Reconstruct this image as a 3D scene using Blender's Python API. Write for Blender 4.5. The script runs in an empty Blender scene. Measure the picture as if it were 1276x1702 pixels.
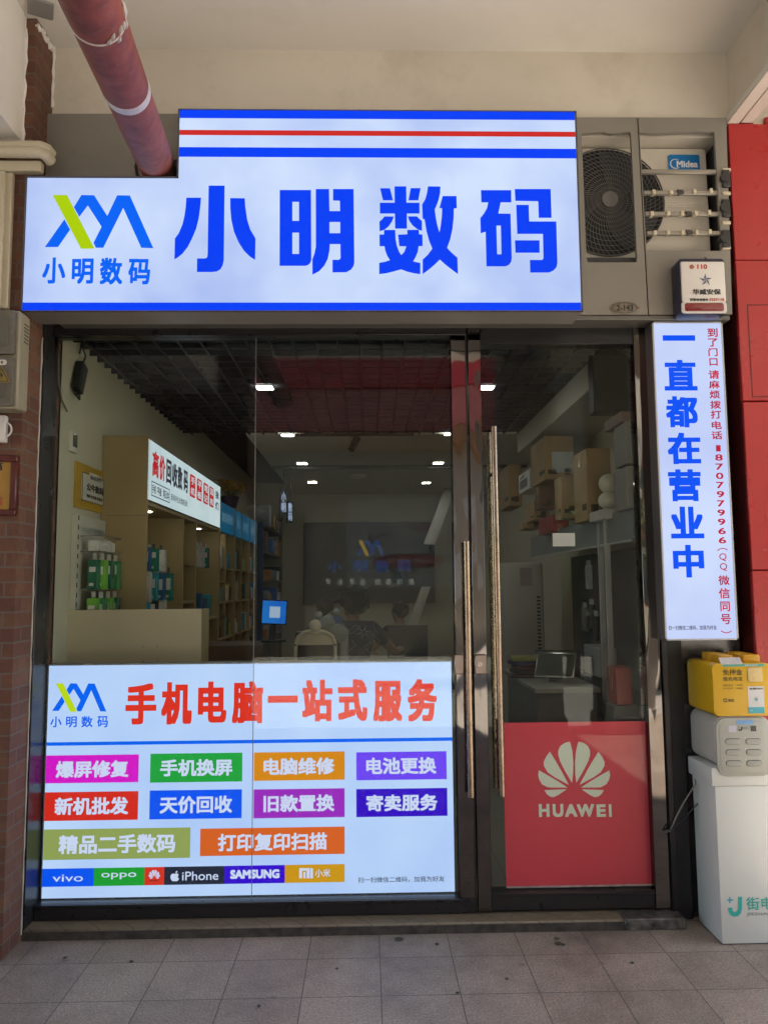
import bpy, bmesh, math, random
from mathutils import Vector, Matrix, noise
random.seed(11)
sc = bpy.context.scene
COL = sc.collection
V = Vector
rad = math.radians

# ------------------------------------------------------------------ camera
D, H, F = 3.7, 1.54, 1278.0           # metres to the shop front, eye height, focal length in photo pixels
def basis(p, y, r):
    cp, sp, cy, sy, cr, sr = math.cos(p), math.sin(p), math.cos(y), math.sin(y), math.cos(r), math.sin(r)
    f = V((sy*cp, cy*cp, sp)); rt = V((cy, -sy, 0)); up = rt.cross(f)
    return cr*rt + sr*up, -sr*rt + cr*up, f
RT, UP, FW = basis(rad(5.526), rad(1.279), rad(-0.466))
cam = bpy.data.cameras.new('camera')
cam.sensor_width = 36; cam.lens = F/1702*36; cam.clip_end = 300; cam.clip_start = 0.05
camo = bpy.data.objects.new('camera', cam); COL.objects.link(camo)
M = Matrix((RT, UP, -FW)).transposed().to_4x4(); M.translation = V((0, -D, H))
camo.matrix_world = M
sc.camera = camo
# ------------------------------------------------------------------ world, sun, exposure
EXP = 2.68
SUN_EL, SUN_AZ = 52, 83                # azimuth clockwise from +Y: the sun stands to the right, along the street
w = bpy.data.worlds.new('World'); sc.world = w; w.use_nodes = True
wn = w.node_tree; bg = wn.nodes['Background']
sky = wn.nodes.new('ShaderNodeTexSky'); sky.sky_type = 'NISHITA'; sky.sun_disc = False
sky.sun_elevation = rad(SUN_EL); sky.sun_rotation = rad(SUN_AZ)
wn.links.new(sky.outputs[0], bg.inputs[0]); bg.inputs[1].default_value = 0.09
sl = bpy.data.lights.new('sun', 'SUN'); sl.energy = 4.6; sl.angle = rad(0.6); sl.color = (1, .92, .80)
so = bpy.data.objects.new('sun', sl); COL.objects.link(so)
sd = V((math.sin(rad(SUN_AZ))*math.cos(rad(SUN_EL)), math.cos(rad(SUN_AZ))*math.cos(rad(SUN_EL)), math.sin(rad(SUN_EL))))
so.rotation_euler = sd.to_track_quat('Z', 'Y').to_euler(); so.location = (6, 4, 12)
vs = sc.view_settings; vs.view_transform = 'Standard'; vs.look = 'None'; vs.gamma = 1; vs.exposure = EXP
sc.cycles.use_denoising = True
sc.cycles.max_bounces = 10; sc.cycles.diffuse_bounces = 5; sc.cycles.glossy_bounces = 4
sc.cycles.transparent_max_bounces = 12; sc.cycles.sample_clamp_indirect = 4.0
sc.cycles.caustics_reflective = False; sc.cycles.caustics_refractive = False

# ------------------------------------------------------------------ photo pixel -> point on a real plane
def ray(px, py): return (px-638)*RT + (851-py)*UP + F*FW
def at(px, py, Y=0.0):
    d = ray(px, py); return V((0, -D, H)) + d*((Y+D)/d.y)
def atx(px, py, X):
    d = ray(px, py); return V((0, -D, H)) + d*(X/d.x)
def atz(px, py, Z=0.0):
    d = ray(px, py); return V((0, -D, H)) + d*((Z-H)/d.z)
def R4(x0, y0, x1, y1, Y=0.0):
    a, b, c, d = at(x0, y0, Y), at(x1, y0, Y), at(x1, y1, Y), at(x0, y1, Y)
    return ((a.x+d.x)/2, (c.z+d.z)/2, (b.x+c.x)/2, (a.z+b.z)/2)      # x0 z0 x1 z1
def crop(ox, oy, s): return lambda x, y: (ox+x/s, oy+y/s)
def pY(Y): return lambda u, v, w=0: V((u, Y-w, v))
def pXr(X): return lambda u, v, w=0: V((X+w, u, v))         # wall on the left, facing right
def pXl(X): return lambda u, v, w=0: V((X-w, -u, v))        # wall on the right, facing left

# ------------------------------------------------------------------ materials
def nt(name):
    m = bpy.data.materials.new(name); m.use_nodes = True
    t = m.node_tree; return m, t, t.nodes['Principled BSDF']
def node(t, kind, **kw):
    n = t.nodes.new(kind)
    for k, v in kw.items():
        if k.startswith('i_'): n.inputs[k[2:].replace('_', ' ')].default_value = v
        elif k.startswith('n_'): n.inputs[int(k[2:])].default_value = v
        else: setattr(n, k, v)
    return n
def mixc(t, a, b, fac, mode='MIX'):
    n = t.nodes.new('ShaderNodeMix'); n.data_type = 'RGBA'; n.blend_type = mode
    for s, x in ((0, fac), (6, a), (7, b)):
        if isinstance(x, (int, float)): n.inputs[s].default_value = x
        elif isinstance(x, tuple): n.inputs[s].default_value = (*x[:3], 1)
        else: t.links.new(x, n.inputs[s])
    return n.outputs[2]
def coords(t): return node(t, 'ShaderNodeTexCoord').outputs['Object']
def noisef(t, co, scale, detail=4, rough=.55):
    n = node(t, 'ShaderNodeTexNoise'); n.inputs['Scale'].default_value = scale
    n.inputs['Detail'].default_value = detail; n.inputs['Roughness'].default_value = rough
    t.links.new(co, n.inputs['Vector']); return n.outputs['Fac']
def ramp(t, f, a, b):
    n = node(t, 'ShaderNodeMapRange'); n.inputs[1].default_value = a; n.inputs[2].default_value = b
    t.links.new(f, n.inputs[0]); return n.outputs[0]
def math2(t, op, a, b):
    n = node(t, 'ShaderNodeMath', operation=op)
    for i, x in enumerate((a, b)):
        if isinstance(x, (int, float)): n.inputs[i].default_value = x
        else: t.links.new(x, n.inputs[i])
    return n.outputs[0]
MATS = {}
def mat(name, col, rough=.5, metal=0, var=.12, vs=4, bump=0, bs=60, spec=.5, rvar=0, dirt=0, dirtc=(.05, .045, .04)):
    if name in MATS: return MATS[name]
    m, t, b = nt(name); co = coords(t)
    n = noisef(t, co, vs)
    lo = tuple(c*(1-var) for c in col); hi = tuple(min(1, c*(1+var)) for c in col)
    c = mixc(t, lo, hi, ramp(t, n, .3, .7))
    if dirt:
        c = mixc(t, c, dirtc, math2(t, 'MULTIPLY', ramp(t, noisef(t, co, vs*2.3, 7, .7), .52, .78), dirt))
    t.links.new(c, b.inputs['Base Color'])
    b.inputs['Metallic'].default_value = metal; b.inputs['Specular IOR Level'].default_value = spec
    if rvar:
        r = math2(t, 'ADD', math2(t, 'MULTIPLY', noisef(t, co, vs*3), rvar), rough-rvar/2); t.links.new(r, b.inputs['Roughness'])
    else: b.inputs['Roughness'].default_value = rough
    if bump:
        bn = node(t, 'ShaderNodeBump'); bn.inputs['Strength'].default_value = bump; bn.inputs['Distance'].default_value = .004
        t.links.new(noisef(t, co, bs), bn.inputs['Height']); t.links.new(bn.outputs[0], b.inputs['Normal'])
    MATS[name] = m; return m
def srgb(r, g, b):
    f = lambda c: (c/12.92 if c <= .04045 else ((c+.055)/1.055)**2.4)
    return (f(r/255), f(g/255), f(b/255))
def glow(name, rgb, k=1.0, var=0, vs=2.2, rgb2=None):
    """a backlit sign face: the display colour it shows in the photograph, at this exposure"""
    if name in MATS: return MATS[name]
    m, t, b = nt(name); c = srgb(*rgb)
    b.inputs['Base Color'].default_value = (.004, .004, .004, 1); b.inputs['Roughness'].default_value = .4
    b.inputs['Specular IOR Level'].default_value = .05
    b.inputs['Emission Strength'].default_value = k*2**-EXP
    if rgb2:
        co = coords(t)
        f = math2(t, 'ADD', math2(t, 'MULTIPLY', noisef(t, co, vs, 2), .75), math2(t, 'MULTIPLY', noisef(t, co, vs*3.1, 2), .25))
        t.links.new(mixc(t, c, srgb(*rgb2), ramp(t, f, .35, .68)), b.inputs['Emission Color'])
    else: b.inputs['Emission Color'].default_value = (*c, 1)
    MATS[name] = m; return m
def brickmat(name, cols, mortar, bw, bh, ms, rough=.8, ux=0, bump=.5):
    if name in MATS: return MATS[name]
    m, t, b = nt(name); co = coords(t)
    sp = node(t, 'ShaderNodeSeparateXYZ'); t.links.new(co, sp.inputs[0])
    cb = node(t, 'ShaderNodeCombineXYZ')
    t.links.new(math2(t, 'ADD', math2(t, 'ADD', sp.outputs[0], sp.outputs[1]), ux), cb.inputs[0]); t.links.new(sp.outputs[2], cb.inputs[1])
    br = node(t, 'ShaderNodeTexBrick'); t.links.new(cb.outputs[0], br.inputs['Vector'])
    br.inputs['Scale'].default_value = 1; br.inputs['Brick Width'].default_value = bw; br.inputs['Row Height'].default_value = bh
    br.inputs['Mortar Size'].default_value = ms; br.inputs['Mortar Smooth'].default_value = .2; br.inputs['Bias'].default_value = -.1
    br.inputs['Color1'].default_value = (*cols[0], 1); br.inputs['Color2'].default_value = (*cols[1], 1); br.inputs['Mortar'].default_value = (*mortar, 1)
    c = mixc(t, br.outputs[0], cols[2], ramp(t, noisef(t, co, 7, 3), .5, .72))
    c = mixc(t, c, (.03, .025, .02), math2(t, 'MULTIPLY', ramp(t, noisef(t, co, 38, 6, .7), .5, .8), .5))
    c = mixc(t, c, br.inputs['Mortar'].default_value[:3], br.outputs['Fac'])
    t.links.new(c, b.inputs['Base Color']); b.inputs['Roughness'].default_value = rough
    bn = node(t, 'ShaderNodeBump'); bn.inputs['Strength'].default_value = bump; bn.inputs['Distance'].default_value = .006
    hh = math2(t, 'SUBTRACT', math2(t, 'MULTIPLY', noisef(t, co, 90), .3), br.outputs['Fac'])
    t.links.new(hh, bn.inputs['Height']); t.links.new(bn.outputs[0], b.inputs['Normal'])
    MATS[name] = m; return m
def tilemat(name, c1, c2, grout, size, ox, oy, gw=.004, rough=.55, speck=1):
    m, t, b = nt(name); co = coords(t)
    mp = node(t, 'ShaderNodeMapping'); mp.inputs['Location'].default_value = (-ox, -oy, 0); t.links.new(co, mp.inputs[0])
    br = node(t, 'ShaderNodeTexBrick', offset=0.0); t.links.new(mp.outputs[0], br.inputs['Vector'])
    br.inputs['Scale'].default_value = 1; br.inputs['Brick Width'].default_value = size; br.inputs['Row Height'].default_value = size
    br.inputs['Mortar Size'].default_value = gw/2; br.inputs['Mortar Smooth'].default_value = .1
    br.inputs['Color1'].default_value = (*c1, 1); br.inputs['Color2'].default_value = (*c2, 1); br.inputs['Mortar'].default_value = (*grout, 1)
    c = br.outputs[0]
    s1 = ramp(t, noisef(t, co, 210, 3, .6), .40, .62)
    c = mixc(t, c, mixc(t, (.55, .53, .52), (1.45, 1.42, 1.38), s1), .75*speck, 'MULTIPLY')
    s2 = ramp(t, noisef(t, co, 95, 4, .7), .36, .66)
    c = mixc(t, c, mixc(t, (.62, .6, .6), (1.3, 1.29, 1.27), s2), .7*speck, 'MULTIPLY')
    c = mixc(t, c, (.055, .048, .045), math2(t, 'MULTIPLY', ramp(t, noisef(t, co, 1.5, 9, .75), .44, .74), .72*speck))
    c = mixc(t, c, (.42, .39, .35), math2(t, 'MULTIPLY', ramp(t, noisef(t, co, 2.6, 7, .7), .55, .8), .35*speck))
    c = mixc(t, c, (.03, .027, .024), math2(t, 'MULTIPLY', ramp(t, noisef(t, co, 9, 3, .5), .70, .76), .6*speck))
    gn = ramp(t, noisef(t, co, 2.3, 3), .30, .62)
    c = mixc(t, c, grout, math2(t, 'MULTIPLY', br.outputs['Fac'], gn if speck == 1 else 1))
    t.links.new(c, b.inputs['Base Color'])
    r = math2(t, 'ADD', math2(t, 'MULTIPLY', noisef(t, co, 5, 6), .3), rough-.15); t.links.new(r, b.inputs['Roughness'])
    bn = node(t, 'ShaderNodeBump'); bn.inputs['Strength'].default_value = .35; bn.inputs['Distance'].default_value = .003
    t.links.new(math2(t, 'SUBTRACT', math2(t, 'MULTIPLY', s1, .12), br.outputs['Fac']), bn.inputs['Height']); t.links.new(bn.outputs[0], b.inputs['Normal'])
    return m
def glassmat():
    m, t, b = nt('glass'); out = t.nodes['Material Output']; t.nodes.remove(b)
    tr = node(t, 'ShaderNodeBsdfTransparent'); tr.inputs[0].default_value = (.93, .96, .94, 1)
    gl = node(t, 'ShaderNodeBsdfGlossy'); gl.inputs['Roughness'].default_value = .0; gl.inputs[0].default_value = (.95, 1, .97, 1)
    df = node(t, 'ShaderNodeBsdfDiffuse'); df.inputs[0].default_value = (.5, .5, .48, 1)
    lw = node(t, 'ShaderNodeLayerWeight'); lw.inputs[0].default_value = .5
    p = math2(t, 'POWER', lw.outputs['Facing'], 5.0)
    f = math2(t, 'ADD', math2(t, 'MULTIPLY', p, .9), .019)
    mx = node(t, 'ShaderNodeMixShader'); t.links.new(f, mx.inputs[0]); t.links.new(tr.outputs[0], mx.inputs[1]); t.links.new(gl.outputs[0], mx.inputs[2])
    co = coords(t); mp = node(t, 'ShaderNodeMapping'); mp.inputs['Scale'].default_value = (1, 1, .25); t.links.new(co, mp.inputs[0])
    dust = math2(t, 'MULTIPLY', ramp(t, noisef(t, mp.outputs[0], 3.5, 8, .65), .42, .8), .004)
    m2 = node(t, 'ShaderNodeMixShader'); t.links.new(dust, m2.inputs[0]); t.links.new(mx.outputs[0], m2.inputs[1]); t.links.new(df.outputs[0], m2.inputs[2])
    t.links.new(m2.outputs[0], out.inputs[0]); return m
GLASS = glassmat()

# ------------------------------------------------------------------ mesh builder
class MB:
    def __init__(s): s.bm = bmesh.new()
    def box(s, x0, x1, y0, y1, z0, z1, bev=0, seg=1, rot=None):
        if x0 > x1: x0, x1 = x1, x0
        if y0 > y1: y0, y1 = y1, y0
        if z0 > z1: z0, z1 = z1, z0
        b = bmesh.new(); vs = [b.verts.new((x, y, z)) for x in (x0, x1) for y in (y0, y1) for z in (z0, z1)]
        for f in ((0, 1, 3, 2), (4, 6, 7, 5), (0, 4, 5, 1), (2, 3, 7, 6), (0, 2, 6, 4), (1, 5, 7, 3)): b.faces.new([vs[i] for i in f])
        if bev: bmesh.ops.bevel(b, geom=list(b.edges), offset=bev, segments=seg, affect='EDGES', profile=.5)
        if rot is not None: bmesh.ops.transform(b, matrix=rot, verts=b.verts)
        s.add(b); return s
    def add(s, b):
        me = bpy.data.meshes.new('tmp'); b.to_mesh(me); b.free(); s.bm.from_mesh(me); bpy.data.meshes.remove(me)
    def poly(s, pts): s.bm.faces.new([s.bm.verts.new(p) for p in pts]); return s
    def prism(s, pts, ext, bev=0, seg=2):
        b = bmesh.new(); a = [b.verts.new(p) for p in pts]; c = [b.verts.new(V(p)+V(ext)) for p in pts]; n = len(pts)
        b.faces.new(a[::-1]); b.faces.new(c)
        for i in range(n): b.faces.new((a[i], a[(i+1) % n], c[(i+1) % n], c[i]))
        bmesh.ops.recalc_face_normals(b, faces=b.faces)
        if bev: bmesh.ops.bevel(b, geom=[e for e in b.edges if any(len(f.verts) == n for f in e.link_faces)], offset=bev, segments=seg, affect='EDGES', profile=.5)
        s.add(b); return s
    def rrect(s, f, u0, v0, u1, v1, r, d0, d1, n=6, bev=0):
        """rounded plate on plane f from outward depth d0 to d1"""
        pts = []
        for cx, cy, a0 in ((u1-r, v1-r, 0), (u0+r, v1-r, 90), (u0+r, v0+r, 180), (u1-r, v0+r, 270)):
            for k in range(n+1):
                a = rad(a0+90*k/n); pts.append((cx+r*math.cos(a), cy+r*math.sin(a)))
        P = [f(u, v, d0) for u, v in pts]; e = f(0, 0, d1)-f(0, 0, d0)
        return s.prism(P, e, bev)
    def cyl(s, p0, p1, r, seg=20, r2=None, caps=True):
        p0, p1 = V(p0), V(p1); d = p1-p0; q = d.to_track_quat('Z', 'Y')
        r2 = r if r2 is None else r2
        A = [s.bm.verts.new(p0+q @ V((r*math.cos(2*math.pi*i/seg), r*math.sin(2*math.pi*i/seg), 0))) for i in range(seg)]
        B = [s.bm.verts.new(p1+q @ V((r2*math.cos(2*math.pi*i/seg), r2*math.sin(2*math.pi*i/seg), 0))) for i in range(seg)]
        for i in range(seg): s.bm.faces.new((A[i], A[(i+1) % seg], B[(i+1) % seg], B[i]))
        if caps: s.bm.faces.new(A[::-1]); s.bm.faces.new(B)
        return s
    def tube(s, pts, r, seg=8, closed=False):
        pts = [V(p) for p in pts]; n = len(pts); rings = []; up = None
        for i, p in enumerate(pts):
            a = pts[(i-1) % n] if (closed or i) else p; c = pts[(i+1) % n] if (closed or i < n-1) else p
            t = (c-a).normalized()
            if up is None:
                up = t.orthogonal().normalized()
            up = (up-t*up.dot(t)).normalized(); x = t.cross(up)
            rr = r[i] if isinstance(r, (list, tuple)) else r
            rings.append([s.bm.verts.new(p+rr*(math.cos(2*math.pi*k/seg)*up+math.sin(2*math.pi*k/seg)*x)) for k in range(seg)])
        m = n if closed else n-1
        for i in range(m):
            A, B = rings[i], rings[(i+1) % n]
            for k in range(seg): s.bm.faces.new((A[k], A[(k+1) % seg], B[(k+1) % seg], B[k]))
        if not closed: s.bm.faces.new(rings[0][::-1]); s.bm.faces.new(rings[-1])
        return s
    def ball(s, c, r, sx=1, sy=1, sz=1, sub=3, jit=0, rot=None):
        b = bmesh.new(); bmesh.ops.create_icosphere(b, subdivisions=sub, radius=1)
        for v in b.verts:
            k = 1+jit*noise.noise(v.co*2.7+V(c)*3)
            p = V((v.co.x*sx, v.co.y*sy, v.co.z*sz))*r*k
            v.co = (rot @ p if rot else p)+V(c)
        s.add(b); return s
    def lathe(s, c, prof, seg=28):
        c = V(c); rings = [[s.bm.verts.new(c+V((r*math.cos(2*math.pi*i/seg), r*math.sin(2*math.pi*i/seg), z))) for i in range(seg)] for r, z in prof]
        for A, B in zip(rings, rings[1:]):
            for i in range(seg): s.bm.faces.new((A[i], A[(i+1) % seg], B[(i+1) % seg], B[i]))
        s.bm.faces.new(rings[0][::-1]); s.bm.faces.new(rings[-1]); return s
    def build(s, name, m, parent=None, ang=38, flat=False, tri=False):
        bm = s.bm
        if not flat:
            bmesh.ops.recalc_face_normals(bm, faces=bm.faces)
            for f in bm.faces: f.smooth = True
            for e in bm.edges:
                if len(e.link_faces) == 2 and e.calc_face_angle(0) > rad(ang): e.smooth = False
        me = bpy.data.meshes.new(name); bm.to_mesh(me); bm.free()
        return link(name, me, m, parent)
def link(name, me, m, parent=None):
    o = bpy.data.objects.new(name, me); COL.objects.link(o)
    if m is not None: me.materials.append(m)
    if parent is not None:
        o.parent = parent
        if parent.type == 'EMPTY': o.matrix_parent_inverse = Matrix.Translation(-V(parent.location))
    return o
def thing(name, label, cat, loc=(0, 0, 0), group=None):
    o = bpy.data.objects.new(name, None); COL.objects.link(o); o.location = loc; o.empty_display_size = .05
    o['label'] = label; o['category'] = cat
    if group: o['group'] = group
    return o
def tag(o, label, cat, group=None):
    o['label'] = label; o['category'] = cat
    if group: o['group'] = group
    return o
def struct(o): o['kind'] = 'structure'; return o
def copy_tree(o, parent=None):
    c = o.copy(); COL.objects.link(c)
    if parent is not None: c.parent = parent
    for ch in o.children: copy_tree(ch, c)
    return c

# ------------------------------------------------------------------ lettering and traced shapes
_cache = {}
def curve_mesh(key, make):
    if key in _cache: return _cache[key]
    c = make(); o = bpy.data.objects.new('t', c); COL.objects.link(o)
    dg = bpy.context.evaluated_depsgraph_get(); dg.update()
    me = bpy.data.meshes.new_from_object(o.evaluated_get(dg))
    vs = [tuple(v.co) for v in me.vertices]; fs = [tuple(p.vertices) for p in me.polygons]
    bpy.data.objects.remove(o); bpy.data.curves.remove(c); bpy.data.meshes.remove(me)
    _cache[key] = (vs, fs); return vs, fs
def glyphs(s, space=1.0, line=1.0):
    def mk():
        c = bpy.data.curves.new('t', 'FONT'); c.body = s; c.size = 1; c.resolution_u = 3; c.space_character = space; c.space_line = line; return c
    return curve_mesh(('t', s, space, line), mk)
RINGD = [(0, 0), (1, 1), (1, -1), (-1, 1), (-1, -1), (1, 0), (-1, 0), (0, 1), (0, -1)]
def text_into(bm, s, f, rect, bold=0.0, off=.0015, space=1.0, boldy=None, shear=0):
    vs, fs = glyphs(s, space)
    if not vs: return
    boldy = bold if boldy is None else boldy
    x0, x1 = min(v[0] for v in vs)-bold, max(v[0] for v in vs)+bold
    y0, y1 = min(v[1] for v in vs)-boldy, max(v[1] for v in vs)+boldy
    u0, v0, u1, v1 = rect
    ring = RINGD if bold else RINGD[:1]
    for i, (dx, dy) in enumerate(ring):
        w = off+i*4e-5
        nv = []
        for x, y, _ in vs:
            a = (x+dx*bold-x0)/(x1-x0); b = (y+dy*boldy-y0)/(y1-y0)
            nv.append(bm.verts.new(f(u0+a*(u1-u0)+shear*b*(v1-v0), v0+b*(v1-v0), w)))
        for p in fs:
            try: bm.faces.new([nv[k] for k in p])
            except ValueError: pass
def text(s, f, rect, m, parent, name='lettering', **kw):
    bm = bmesh.new(); text_into(bm, s, f, rect, **kw)
    me = bpy.data.meshes.new(name); bm.to_mesh(me); bm.free(); return link(name, me, m, parent)
def chars(lst, Y, m, parent, name='lettering', cr=None, **kw):
    """each glyph fitted to its own box (photo pixels)"""
    bm = bmesh.new()
    for ch, x0, y0, x1, y1 in lst:
        if cr: (x0, y0), (x1, y1) = cr(x0, y0), cr(x1, y1)
        text_into(bm, ch, pY(Y), R4(x0, y0, x1, y1, Y), **kw)
    me = bpy.data.meshes.new(name); bm.to_mesh(me); bm.free(); return link(name, me, m, parent)
def fill(loops):
    def mk():
        c = bpy.data.curves.new('f', 'CURVE'); c.dimensions = '2D'; c.fill_mode = 'BOTH'
        for lp in loops:
            sp = c.splines.new('POLY'); sp.points.add(len(lp)-1); sp.use_cyclic_u = True
            for p, q in zip(sp.points, lp): p.co = (q[0], q[1], 0, 1)
        return c
    return curve_mesh(('f', str(loops)), mk)
def shape(loops, f, m, parent, name, off=.0015, thick=0):
    """flat shape (with holes) on plane f; with thickness it becomes a plate standing off it"""
    vs, fs = fill(loops); bm = bmesh.new()
    A = [bm.verts.new(f(x, y, off)) for x, y, _ in vs]
    for p in fs: bm.faces.new([A[k] for k in p])
    if thick:
        B = [bm.verts.new(f(x, y, off-thick)) for x, y, _ in vs]
        for p in fs: bm.faces.new([B[k] for k in reversed(p)])
        cnt = {}
        for p in fs:
            for i in range(len(p)):
                a, b = p[i], p[(i+1) % len(p)]; cnt.setdefault((min(a, b), max(a, b)), []).append((a, b))
        for k, l in cnt.items():
            if len(l) == 1: a, b = l[0]; bm.faces.new((A[b], A[a], B[a], B[b]))
        bmesh.ops.recalc_face_normals(bm, faces=bm.faces)
    me = bpy.data.meshes.new(name); bm.to_mesh(me); bm.free(); return link(name, me, m, parent)
def traced(loops, cr, Y, m, parent, name, off=.0015, thick=0):
    """outline read off the photograph, carried to its own plane in the place"""
    L = []
    for lp in loops:
        q = []
        for x, y in lp:
            p = at(*(cr(x, y) if cr else (x, y)), Y); q.append((round(p.x, 5), round(p.z, 5)))
        L.append(q)
    return shape(L, pY(Y), m, parent, name, off, thick)
def rectloop(x0, y0, x1, y1): return [(x0, y0), (x1, y0), (x1, y1), (x0, y1)]
def panel(r, f, m, parent, name, off=.001): return shape([rectloop(*r)], f, m, parent, name, off)
# ================================================================== THE SHELL
YF, YS, YP, YVS = -0.15, -0.33, -0.30, -0.13     # cladding, main sign face, brick pillar face, tall sign face
ZC = at(613, 84, -0.10).z                         # arcade ceiling
cream = mat('cream_plaster', (.60, .555, .475), .75, var=.08, vs=.9, bump=.12, bs=35, dirt=.55, dirtc=(.40, .35, .28))
white_p = mat('white_plaster', (.74, .71, .66), .8, var=.05, vs=1.4, bump=.15, bs=25, dirt=.2, dirtc=(.5, .45, .38))
p = atz(739, 1538); q = atz(850, 1588)
TS = .30
floor_m = tilemat('granite_tiles', (.30, .262, .22), (.36, .32, .272), (.085, .076, .066), TS, p.x % TS, q.y % TS)
struct(MB().box(-9, 5.4, -4.75, .02, -.2, 0).build('floor', floor_m))
street_m = tilemat('street_paving', (.36, .34, .31), (.40, .38, .34), (.2, .19, .17), .6, 0, 0, .008, .8, .5)
struct(MB().box(-60, 60, -60, -4.75, -.4, -.12).box(5.4, 60, -4.75, 30, -.4, -.12).build('street', street_m))
kerb_m = mat('kerb_stone', (.33, .31, .29), .8, bump=.2)
tag(MB().box(-9, 5.4, -4.9, -4.75, -.3, .004, .01).build('kerb', kerb_m), 'grey stone kerb along the outer edge of the arcade floor', 'kerb')
struct(MB().box(-9, 5.4, -4.6, -.1, ZC, ZC+.3).build('ceiling', white_p))
# wall over the cladding, with the panelled beam line it meets
b = MB(); b.box(-9, 5.4, -.10, .12, at(600, 188, -.1).z-.12, ZC)
wall_up = tag(b.build('upper_wall', cream), 'cream plastered wall band above the grey cladding and the main sign', 'wall')
b = MB(); b.box(-9, 5.4, -4.9, -4.6, ZC-.06, 7.5, .01); b.box(-9, 5.4, -4.6, 9, ZC+.3, 7.5)
tag(b.build('upper_storey', white_p), 'cream upper storey of the shop building carried over the arcade', 'building')
# beam on the right, running out to the street, with a white trunking along its lower edge
xr = at(1209, 150, -.10).x
b = MB(); b.box(xr, xr+.5, -4.6, -.10, at(1216, 196, -.14).z+.05, ZC)
bm_r = tag(b.build('beam', cream), 'cream plastered beam running out over the red wall', 'beam')
za = at(1222, 205, -.16).z+.05
trunk_m = mat('white_trunking', (.68, .66, .60), .45, var=.05)
b = MB(); b.box(xr-.035, xr+.03, -1.6, -.13, za-.035, za+.0, .004); b.box(xr+.035, xr+.10, -1.6, -.13, za-.03, za+.004, .004)
t = thing('cable_trunking', 'white cable trunking along the lower edge of the right beam', 'trunking', (xr, -.13, za))
b.build('duct', trunk_m, t)
b = MB(); b.box(xr-.04, xr+.035, -.62, -.54, za-.04, za+.004, .004); b.build('joint_cover', trunk_m, t)

# ---- brick pillar on the left
bricks = brickmat('red_brick', ((.105, .042, .028), (.15, .064, .037), (.175, .09, .047)), (.12, .094, .074), .235, .0655, .0045)
xpil = -1.530
zb = at(30, 237, YP).z
pil = thing('brick_pillar', 'brown brick pillar at the left end of the shop front', 'pillar', (xpil-.3, -.2, 0))
MB().box(xpil-.9, xpil, YP, .12, 0, ZC).build('brick_shaft', bricks, pil)
b = MB(); b.box(xpil-.9, xpil-.045, YP-.03, YP-.001, zb, ZC, .006)
b.build('plaster_facing', white_p, pil)
b = MB(); b.tube([(xpil+.002, YP+.19+.003*math.sin(k*1.7), at(80, 62, -.12).z-.36+k*.03) for k in range(13)], [.008+.004*math.sin(k*2.3) for k in range(13)], 6)
b.tube([(xpil-.044+.004*math.sin(k*2.1), YP-.004, zb+k*.04) for k in range(int((ZC-zb)/.04))], [.007+.003*math.sin(k*1.3) for k in range(int((ZC-zb)/.04))], 6)
b.tube([(xpil+.002, YP+k*.02, ZC-.03-.01*math.sin(k*1.9)) for k in range(10)], [.012+.005*math.sin(k*2.9) for k in range(10)], 6)
b.build('plaster_lip', white_p, pil)
b = MB(); b.tube([(xpil+.003, -.128+.002*math.sin(k*3.1), .03+k*.055) for k in range(50)], [.004+.0012*math.sin(k*1.9) for k in range(50)], 6)
b.build('caulking', mat('caulk', (.42, .39, .34), .6), pil)
# left beam running to the street above the pillar
b = MB(); b.box(xpil-.9, xpil-.045, -4.6, YP-.031, zb+.0, ZC)
tag(b.build('beam', white_p), 'white plastered beam running out from the brick pillar', 'beam')
# junction cover plate on the ceiling
pc = atz(68, 12, ZC)
b = MB(); b.box(-.055, .055, -.055, .055, -.012, 0, .003, rot=Matrix.Rotation(rad(24), 4, 'Z'))
pl = b.build('cover_plate', mat('grey_plate', (.24, .23, .22), .5)); pl.location = (pc.x, pc.y, ZC)
tag(pl, 'small grey square cover plate on the ceiling above the brick pillar', 'cover plate')

# ---- grey metal cladding with its openings
clad_m = mat('grey_cladding', (.215, .20, .172), .42, var=.05, vs=2.5, bump=.05, bs=14, rvar=.15, dirt=.3, dirtc=(.13, .12, .10))
clad = thing('cladding', 'grey metal cladding around the sign with two openings for the air conditioner', 'cladding', (0, YF, 2.84))
left_hole = [(232, 283), (238, 276), (250, 271), (268, 268), (284, 262), (291, 272), (293, 290), (288, 297), (262, 299), (243, 296)]
traced([[(64, 189), (297, 189), (297, 300), (64, 300)], left_hole], None, YF, clad_m, clad, 'end_panel', 0, .02)
traced([[(300, 192), (954, 192), (954, 524), (82, 524), (82, 303), (300, 303)]], None, YF, clad_m, clad, 'centre_panel', 0, .02)
ol = [(966, 222), (1000, 219), (1014, 222), (1046, 219), (1048, 224), (1058, 432), (1057, 436), (976, 436), (974, 428)]
orr = [(1062, 220), (1090, 222), (1150, 219), (1186, 219), (1187, 226), (1198, 408), (1198, 417), (1074, 416)]
traced([[(957, 195), (1058, 195), (1076, 523), (960, 523)], ol], None, YF, clad_m, clad, 'side_panel', 0, .02)
traced([[(1060, 195), (1206, 196), (1216, 522), (1078, 523)], orr], None, YF, clad_m, clad, 'side_panel', 0, .02)
rb = R4(90, 524, 1212, 524, YF)
b = MB(); b.box(rb[0], rb[2], YF, -.02, rb[1]-.022, rb[1]-.002, .002)
b.build('soffit', mat('soffit_metal', (.115, .108, .095), .45, var=.08), clad)
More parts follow.
